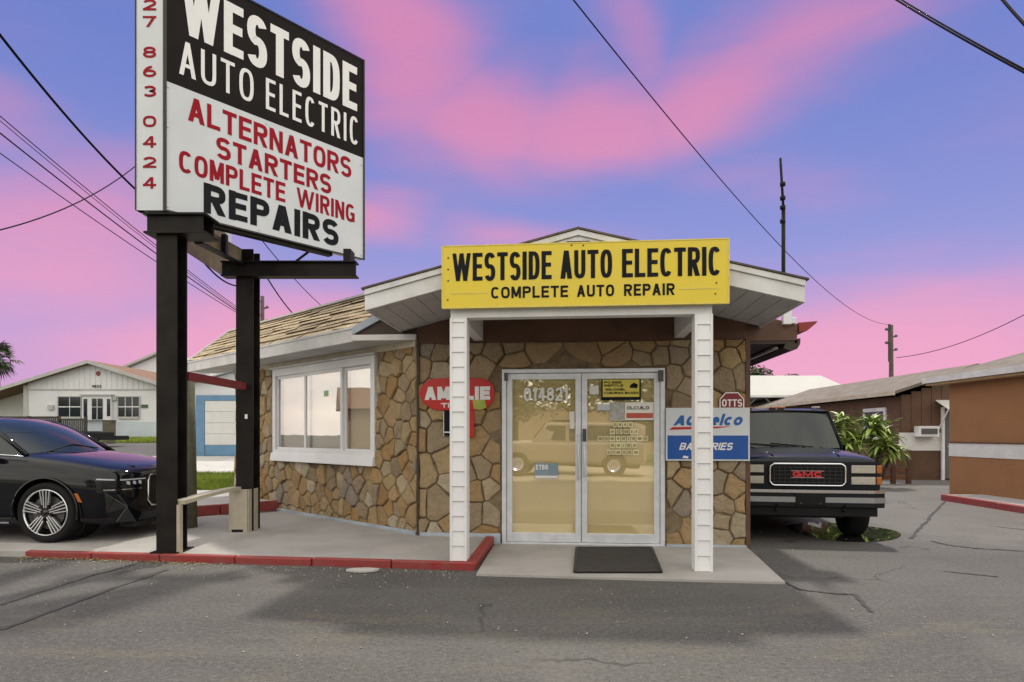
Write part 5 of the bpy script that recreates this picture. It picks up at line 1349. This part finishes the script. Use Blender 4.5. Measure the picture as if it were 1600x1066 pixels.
def tree(name, label, loc, h, blobs, n, size, seed, m, group=None):
    t = thing(name, label, 'tree', loc, group=group); r = random.Random(seed)
    cx = sum(b[0] for b in blobs) / len(blobs); cy = sum(b[1] for b in blobs) / len(blobs)
    tr = MB().tube([(0, 0, 0), (cx * .2 + .05, cy * .2, h * .35), (cx * .6, cy * .6, h * .65)], [h * .035, h * .028, h * .02], 8)
    for b in blobs: tr.tube([(cx * .2, cy * .2, h * .35), ((cx * .2 + b[0]) / 2, (cy * .2 + b[1]) / 2, (h * .4 + b[2]) / 2 + .1), (b[0], b[1], b[2])], [h * .02, h * .013, h * .006], 6)
    obj('trunk', tr, BARK, t, smooth=True)
    obj('crown', leaf_cloud(blobs, n, size, seed), m, t)
    return t
tree('broad_tree', 'rounded green tree showing above the white carport beside the shop eave', (19.0, 50, 0), 7, [(0, 0, 5.6, 1.5, 1.4, 1.25), (1.0, .2, 5.2, 1.1, 1.1, .9), (-1.2, 0, 5.1, 1.2, 1.2, 1.0), (.2, .3, 6.2, .8, .8, .6)], 3600, .17, 3, LEAF2, 'trees beyond the carport')
tree('broad_tree', 'small dark tree top just above the middle of the white carport roof', (23.6, 54, 0), 6.3, [(0, 0, 5.9, 1.0, .9, .75), (.6, 0, 5.5, .8, .8, .7), (-.7, 0, 5.5, .8, .8, .6)], 1800, .16, 9, LEAF2, 'trees beyond the carport')
tree('broad_tree', 'sparse thin tree peeking over the grey roof left of the utility pole', (33.5, 60, 0), 6.3, [(0, 0, 5.6, .9, .8, .8), (1.3, 0, 5.4, .7, .7, .6), (-.6, 0, 5.0, .8, .8, .5)], 420, .2, 14, LEAF2, 'trees beyond the carport')

def palm(loc, h, label, seed):
    t = thing('palm_tree', label, 'palm tree', loc); r = random.Random(seed)
    obj('trunk', MB().tube([(0, 0, 0), (.1, 0, h * .5), (.05, 0, h)], [.26, .2, .2], 10), BARK, t, smooth=True)
    for v in range(30):
        mb = MB(); a = v * 2.4; el = 1.2 - 2.3 * v / 30; Ln = r.uniform(1.3, 1.9)
        d = Vector((math.cos(a) * math.cos(el), math.sin(a) * math.cos(el), math.sin(el))); side_ = d.cross(Vector((0, 0, 1))).normalized(); up = side_.cross(d)
        stalk = d * Ln * .5; mb.tube([(0, 0, 0), tuple(stalk)], [.03, .015], 5)
        for k in range(15):
            aa = -1.7 + 3.4 * k / 14; dd = (d * math.cos(aa) + side_ * math.sin(aa)).normalized(); L2 = Ln * .55 * r.uniform(.8, 1.1)
            e = stalk + dd * L2 + Vector((0, 0, -.28 * L2 * r.uniform(.4, 1.5))); m_ = stalk + dd * L2 * .55 + up * .02; wv = dd.cross(up).normalized() * .055
            mb.add([stalk, m_ - wv, e, m_ + wv], [(0, 1, 2, 3)])
        obj('frond', mb, PALML, t, loc=(.05, 0, h))
    return t
palm((-40.3, 50, 1.35), 6.0, 'ragged fan palm cut by the left edge of the picture', 6)

# ------------------------------------------------------------------ neighbours, left
HB = 1.25
hs = thing('white_house', 'white gabled house with brown roof across the lawn on the left', 'house', (-26.2, 40, HB))
hw_ = 4.05
obj('front_wall', MB().prism([(-hw_, 1.0), (hw_, 1.0), (hw_, 3.42), (0, 4.68), (-hw_, 3.42)], 0, 10, 'y'), WHOUSE, hs)
obj('foundation', MB().box(-hw_ - .01, hw_ + .01, -.02, 10, -.4, .998), WHOUSE2, hs)
obj('trim_board', MB().box(-hw_, hw_, -.05, -.004, 2.98, 3.06), TRIMG, hs)
for k in range(24):
    x = -hw_ + .17 + k * .335
    obj('siding_batten', MB().box(x, x + .03, -.025, -.003, 3.08, 3.40 + (hw_ - abs(x)) * .31), WHOUSE, hs)
rf3 = obj('roof', MB().hexa([(-8.6, -.5, 1.98), (0, -.5, 4.66), (0, 10.5, 4.66), (-8.6, 10.5, 1.98), (-8.6, -.5, 2.10), (0, -.5, 4.80), (0, 10.5, 4.80), (-8.6, 10.5, 2.10)])
          .hexa([(0, -.5, 4.66), (5.0, -.5, 3.1), (5.0, 10.5, 3.1), (0, 10.5, 4.66), (0, -.5, 4.80), (5.0, -.5, 3.22), (5.0, 10.5, 3.22), (0, 10.5, 4.80)]), BRROOF, hs)
for s, xe, ze in ((-1, -8.6, 1.97), (1, 5.0, 3.09)):
    obj('barge_board', MB().prism([(0, 4.60), (xe, ze - .06), (xe, ze + .15), (0, 4.82)], -.54, -.505, 'y'), TRIMG, rf3)
obj('porch_wall', MB().box(-9.5, -hw_ - .01, 1.6, 1.8, -.4, 3.0), WHOUSE, hs)
obj('porch_post', MB().box(-hw_ - .25, -hw_ + .02, -.06, .25, 0, 3.3), TRIMG, hs)
obj('vent', MB().lathe([(0, -.05), (.13, -.05), (.15, 0)], (.35, -.02, 4.02), 'y', 14), mat('vent_red', (.25, .05, .05), .6), hs)
text('house_number', '9833', -.02, .55, 3.13, 3.30, .035, LETK, hs, y=-.06)
def hwin(x0, x1, z0, z1, mull):
    w_ = obj('window', MB().box(x0 - .06, x0, -.07, 0, z0 - .06, z1 + .06).box(x1, x1 + .06, -.07, 0, z0 - .06, z1 + .06).box(x0, x1, -.07, 0, z1, z1 + .06).box(x0, x1, -.09, 0, z0 - .14, z0), TRIMG, hs)
    obj('pane', MB().box(x0, x1, -.03, -.01, z0, z1), DGLASS, w_)
    mb = MB().box(x0, x1, -.05, -.031, (z0 + z1) / 2 - .03, (z0 + z1) / 2 + .03)
    for k in range(1, mull): mb.box(x0 + (x1 - x0) * k / mull - .015, x0 + (x1 - x0) * k / mull + .015, -.048, -.031, z0, z1)
    obj('glazing_bar', mb, WHITE, w_)
hwin(-2.12, -.72, 1.32, 2.55, 2); hwin(1.62, 2.92, 1.32, 2.55, 3)
pc = obj('porch_front', MB().box(-.5, 1.3, -.25, -.002, 1.1, 2.62), WHOUSE, hs)
obj('porch_cap', MB().box(-.62, 1.36, -.35, -.002, 2.622, 2.70), TRIMG, hs)
for x0, x1 in ((-.40, -.18), (1.05, 1.25)):
    obj('side_light', MB().box(x0, x1, -.275, -.251, 1.35, 2.42), DGLASS, pc)
dd_ = obj('door', MB().box(.12, .78, -.28, -.251, 1.15, 2.44), DGLASS, pc)
obj('glazing_bar', MB().box(.44, .47, -.295, -.281, 1.15, 2.44).box(.12, .43, -.295, -.281, 1.9, 1.93).box(.48, .78, -.295, -.281, 1.9, 1.93), WHITE, dd_)
obj('porch_lamp', MB().box(1.36, 1.55, -.2, -.01, 2.35, 2.6), TRIMG, hs)
obj('wall_plaque', MB().box(3.05, 3.45, -.05, -.005, 1.87, 2.08), mat('plaque_green', (.06, .10, .05), .6), hs)
obj('wall_box', MB().box(-2.75, -2.40, -.12, -.005, 1.75, 2.05), TRIMG, hs)

h2 = thing('rear_house', 'taller pale gabled house rising behind the brown roof on the left', 'house', (-29.6, 54, 1.35))
obj('wall', MB().prism([(-4.2, 0), (4.2, 0), (4.2, 5.1), (0, 6.9), (-4.2, 5.1)], 0, 8, 'y'), WHOUSE, h2)
obj('roof', MB().hexa([(-4.9, -.5, 4.86), (0, -.5, 6.94), (0, 8.5, 6.94), (-4.9, 8.5, 4.86), (-4.9, -.5, 5.05), (0, -.5, 7.12), (0, 8.5, 7.12), (-4.9, 8.5, 5.05)])
    .hexa([(0, -.5, 6.94), (4.9, -.5, 4.86), (4.9, 8.5, 4.86), (0, 8.5, 6.94), (0, -.5, 7.12), (4.9, -.5, 5.05), (4.9, 8.5, 5.05), (0, 8.5, 7.12)]), TRIMG, h2)
obj('trim_board', MB().box(-4.2, 4.2, -.05, -.004, 5.0, 5.12), TRIMG, h2)

# ramp with a balustrade before the house
rp_ = thing('access_ramp', 'dark timber ramp with balustrade before the white house door', 'ramp', (-26.2, 37.0, 1.1))
obj('deck', MB().box(-3.4, 1.6, 0, 1.4, 0, .55), WOODDK, rp_)
obj('top_rail', MB().box(-3.4, -.0, -.06, .06, 1.30, 1.40).box(.0, 1.6, -.06, .06, 1.18, 1.27), WOODDK, rp_)
bl = MB()
for k in range(44):
    x = -3.35 + k * .112; bl.box(x, x + .05, -.03, .03, .10, 1.30 if x < -.05 else 1.18)
stuff(obj('baluster', bl, WOODDK, rp_))
for x in (-3.4, -1.7, 0, 1.55): obj('post', MB().box(x - .06, x + .06, -.08, .08, -.1, 1.42), WOODDK, rp_)
obj('lower_rail', MB().box(-3.4, 1.6, -.04, .04, .06, .12), WOODDK, rp_)
ub = tag(obj('utility_box', MB().box(-.24, .24, -.2, .2, 0, 1.45).box(-.27, .27, -.23, .23, 1.45, 1.5), WOODPOST, loc=(-21.4, 34, .72), bevel=.02), 'squat olive green utility box at the end of the ramp', 'utility box')
tr_ = tag(obj('utility_trailer', MB().box(-1.2, 1.2, -.6, .6, .35, .55).box(-1.2, 1.2, -.62, -.58, .55, .72).box(-.5, -.1, -.66, -.56, .0, .42).box(.1, .5, -.66, -.56, .0, .42), BLACKP, loc=(-20.1, 31, .84), bevel=.03), 'low black trailer half hidden behind the sedan bonnet', 'trailer')

# garage
gg = thing('garage', 'white garage with blue trimmed roller door behind the sign posts', 'garage', (-11.6, 24.3, .60))
obj('wall', MB().prism([(-.85, -.2), (4.5, -.2), (4.5, 2.75), (1.9, 3.45), (-.85, 2.68)], .02, 6, 'y'), WHOUSE, gg)
obj('roof', MB().hexa([(-1.15, -.35, 2.63), (1.9, -.35, 3.47), (1.9, 6.3, 3.47), (-1.15, 6.3, 2.63), (-1.15, -.35, 2.78), (1.9, -.35, 3.62), (1.9, 6.3, 3.62), (-1.15, 6.3, 2.78)])
    .hexa([(1.9, -.35, 3.47), (5, -.35, 2.63), (5, 6.3, 2.63), (1.9, 6.3, 3.47), (1.9, -.35, 3.62), (5, -.35, 2.78), (5, 6.3, 2.78), (1.9, 6.3, 3.62)]), BLUEGREY, gg)
obj('barge_board', MB().prism([(-1.15, 2.60), (1.9, 3.44), (1.9, 3.55), (-1.15, 2.71)], -.39, -.352, 'y'), WHITED, gg)
fr_ = obj('door_trim', MB().box(-.38, -.06, -.05, .019, 0, 2.33).box(-.06, 3.2, -.05, .019, 2.13, 2.33).box(3.2, 3.5, -.05, .019, 0, 2.33), BLUETRIM, gg)
rd = obj('roller_door', MB().box(-.06, 3.2, .0, .018, .02, 2.13), GARDOOR, gg)
for k in range(5):
    z = .03 + k * .42; obj('door_section', MB().box(-.05, 3.19, -.03, -.001, z, z + .41), GARDOOR if k else BLUETRIM, rd, bevel=.008)
obj('gooseneck_lamp', MB().tube([(2.3, -.0, 2.9), (2.3, -.25, 2.95), (2.3, -.32, 2.85)], .03, 6).lathe([(.02, 2.9), (.12, 2.76), (.10, 2.75)], (2.3, -.32, 0), 'z', 12), BLACKP, gg)

# ------------------------------------------------------------------ grass
def blades(name, x0, x1, y0, y1, n, h, w, seed, zo=.0):
    r = random.Random(seed); mb = MB()
    for _ in range(n):
        x, y = r.uniform(x0, x1), r.uniform(y0, y1); z = G(x, y) + zo; a = r.uniform(0, 6.28); hh = h * r.uniform(.5, 1.3)
        cx, sy = math.cos(a) * w, math.sin(a) * w; lx, ly = r.uniform(-.5, .5) * hh, r.uniform(-.5, .5) * hh
        mb.v += [(x - cx, y - sy, z), (x + cx, y + sy, z), (x + lx, y + ly, z + hh)]; k = len(mb.v); mb.f.append((k - 3, k - 2, k - 1))
    me = bpy.data.meshes.new(name); me.from_pydata(mb.v, [], mb.f); me.update()
    return stuff(obj(name, me, GRASS))
SOIL = mat('turf_soil', (.10, .13, .028), .95, var=.4, scale=2)
struct(obj('verge', grid(axis([(-14, -3, 10)]), axis([(13.45, 17, 6)]), lambda x, y: G(x, y) + .014), SOIL))
tag(blades('verge_grass', -9, -4.2, 13.5, 17, 26000, .10, .010, 1, .012), 'sunlit green grass verge behind the sign posts', 'grass')
struct(obj('lawn', grid(axis([(-60, -14, 20)]), axis([(35, 44, 8)]), lambda x, y: G(x, y) + .02), SOIL))
tag(blades('lawn_grass', -30, -16, 35, 39.9, 26000, .16, .03, 2, .015), 'bright lawn in front of the white house', 'grass')

# ------------------------------------------------------------------ poles and wires
def pole(loc, h, label, seed, arms=True):
    t = thing('utility_pole', label, 'utility pole', loc, group='utility poles')
    obj('shaft', MB().tube([(0, 0, 0), (0, 0, h)], [.17, .11], 10), POLEW, t, smooth=True)
    r = random.Random(seed)
    for k in range(4):
        z = h - .35 - k * .42; s = 1 if k % 2 else -1
        obj('insulator', MB().tube([(0, 0, z), (s * .28, 0, z + .05)], .05, 6).lathe([(.0, z + .0), (.09, z + .03), (.10, z + .10), (.05, z + .17), (0, z + .18)], (s * .30, 0, 0), 'z', 10), ALUD, t)
    if arms:
        obj('transformer', MB().lathe([(0, h - 2.5), (.22, h - 2.5), (.24, h - 2.4), (.24, h - 1.75), (.2, h - 1.65), (0, h - 1.62)], (.3, 0, 0), 'z', 14), ALUD, t, smooth=True)
    return t
pole((-15.6, 40, 1.2), 8.9, 'dark utility pole behind the shingled wing roof', 1)
p2 = pole((23.7, 40, 0), 8.3, 'thin utility pole above the grey roofs on the right', 4, False)
obj('leaning_stub', MB().tube([(-.12, 0, 6.0), (-.12, 0, 8.35)], .07, 6), POLEW, p2)
def wire(pts, r, label, sag=0.0, n=28):
    A = [Vector(p) for p in pts]; out = []
    for i in range(len(A) - 1):
        for k in range(n):
            t = k / n; q = A[i].lerp(A[i + 1], t); q.z -= sag * 4 * t * (1 - t); out.append(q)
    out.append(A[-1]); o = A[0]
    mb = MB().tube([q - o for q in out], r, 5)
    return tag(obj('power_line', mb, WIRE, smooth=True, loc=o), label, 'wire', 'overhead wires')
PT = Vector((23.58, 40, 8.33))
wire([P(885, -14, 9), PT], .011, 'long sagging wire from the top centre down to the right utility pole', 1.15, 60)
wire([P(-120, -105, 8.0), P(215, 299, 13)], .022, 'thick black wire slanting down to the sign from upper left', .18)
wire([P(300, 385, 14), P(378, 447, 19)], .022, 'short wire emerging below the sign between its two posts', .25)
wire([P(-60, 130, 20), P(405, 505, 40)], .018, 'uppermost thin wire in the left bundle', .25)
wire([P(-60, 138, 20.5), P(405, 508, 40)], .014, 'second thin wire in the left bundle', .25)
wire([P(-60, 160, 20), P(404, 508, 40)], .026, 'heaviest wire in the left bundle', .25)
wire([P(-60, 196, 22), P(372, 490, 40)], .020, 'lowest wire in the left bundle', .2)
wire([P(-60, 372, 15), P(230, 244, 26)], .020, 'wire rising rightwards behind the sign numbers', .5)
wire([P(408, 374, 14), P(512, 486, 22)], .011, 'thin wire right of the far post running down to the shingle ridge', .1)
wire([P(412, 425, 14), P(470, 502, 19)], .016, 'wire just right of the far post above the roof', .1)
wire([P(1385, -10, 14), P(1700, 165, 9)], .020, 'left strand of the twin wires at the top right corner', .05)
wire([P(1393, -10, 14.2), P(1700, 160, 9.1)], .016, 'right strand of the twin wires at the top right corner', .05)
wire([P(1555, -14, 10), P(1680, 115, 8)], .022, 'short wire cutting the extreme top right corner', .05)
wire([P(1401, 559, 40), P(1640, 470, 30)], .020, 'faint wire rising right from the right utility pole', .5)

# ------------------------------------------------------------------ across the street (behind the camera, mirrored in the panes)
struct(obj('far_verge', grid(axis([(-60, 60, 12)]), axis([(-30, -15, 4)]), lambda x, y: .02), SOIL))
truck((-3.2, -6.6, 0), R(180), 'sand coloured truck parked across the street mirrored in the door glass', mat('sand_paint', (.34, .29, .21), .35, coat=.5), TRUCKLOW, name='parked_truck')
for i, (x, y, s) in enumerate(((-6.5, -17, 1.0), (-1.5, -18, 1.2), (4.0, -17, 1.0), (9, -19, 1.2), (-13, -18, 1.3))):
    tree('street_tree', ('leafy street tree across the street behind the sand coloured truck bonnet', 'leafy street tree across the street behind the sand coloured truck cabin', 'leafy street tree across the street right of the sand coloured truck', 'rightmost leafy street tree across the street', 'leftmost leafy street tree across the street')[i], (x, y, 0), 6.0 * s,
         [(0, 0, 4.2 * s, 2.2 * s, 1.9 * s, 1.8 * s), (1.6 * s, 0, 3.2 * s, 1.5 * s, 1.3 * s, 1.3 * s), (-1.6 * s, 0, 3.2 * s, 1.6 * s, 1.3 * s, 1.3 * s)], 2600, .26, 30 + i, LEAF, 'trees across the street')
fb = thing('low_shop', 'low tan building across the street mirrored in the panes', 'building', (0, -32, 0))
obj('wall', MB().box(-22, 22, -6, 0, 0, 3.4), mat('tan_block', (.42, .32, .22), .85, var=.12), fb)
obj('parapet', MB().box(-22.2, 22.2, -6, .12, 3.4, 3.75), WHITED, fb)
for k in range(8): obj('window', MB().box(-20 + k * 5.2, -17.4 + k * 5.2, .001, .05, 1.0, 2.5), DGLASS, fb)

lf2 = thing('street_house', 'low house left of the forecourt mirrored in the side window', 'house', (-44, 9, .9), R(75))
obj('wall', MB().box(-9, 9, 0, 6, -1, 2.5), mat('tan_block', (.42, .32, .22)), lf2)
obj('roof', MB().prism([(-.8, 2.5), (6.8, 2.5), (3, 4.3)], -9.6, 9.6, 'x'), BRROOF, lf2)
for k in range(4): obj('window', MB().box(-7.5 + k * 4.2, -5.8 + k * 4.2, -.05, -.002, .9, 2.0), DGLASS, lf2)
tree('street_tree', 'street tree beside the low house left of the forecourt', (-40, 30, .9), 6, [(0, 0, 3.6, 2.2, 2, 1.6), (1.6, 0, 2.8, 1.4, 1.4, 1.1), (-1.5, .4, 2.8, 1.5, 1.4, 1.2)], 2200, .26, 51, LEAF, 'trees across the street')
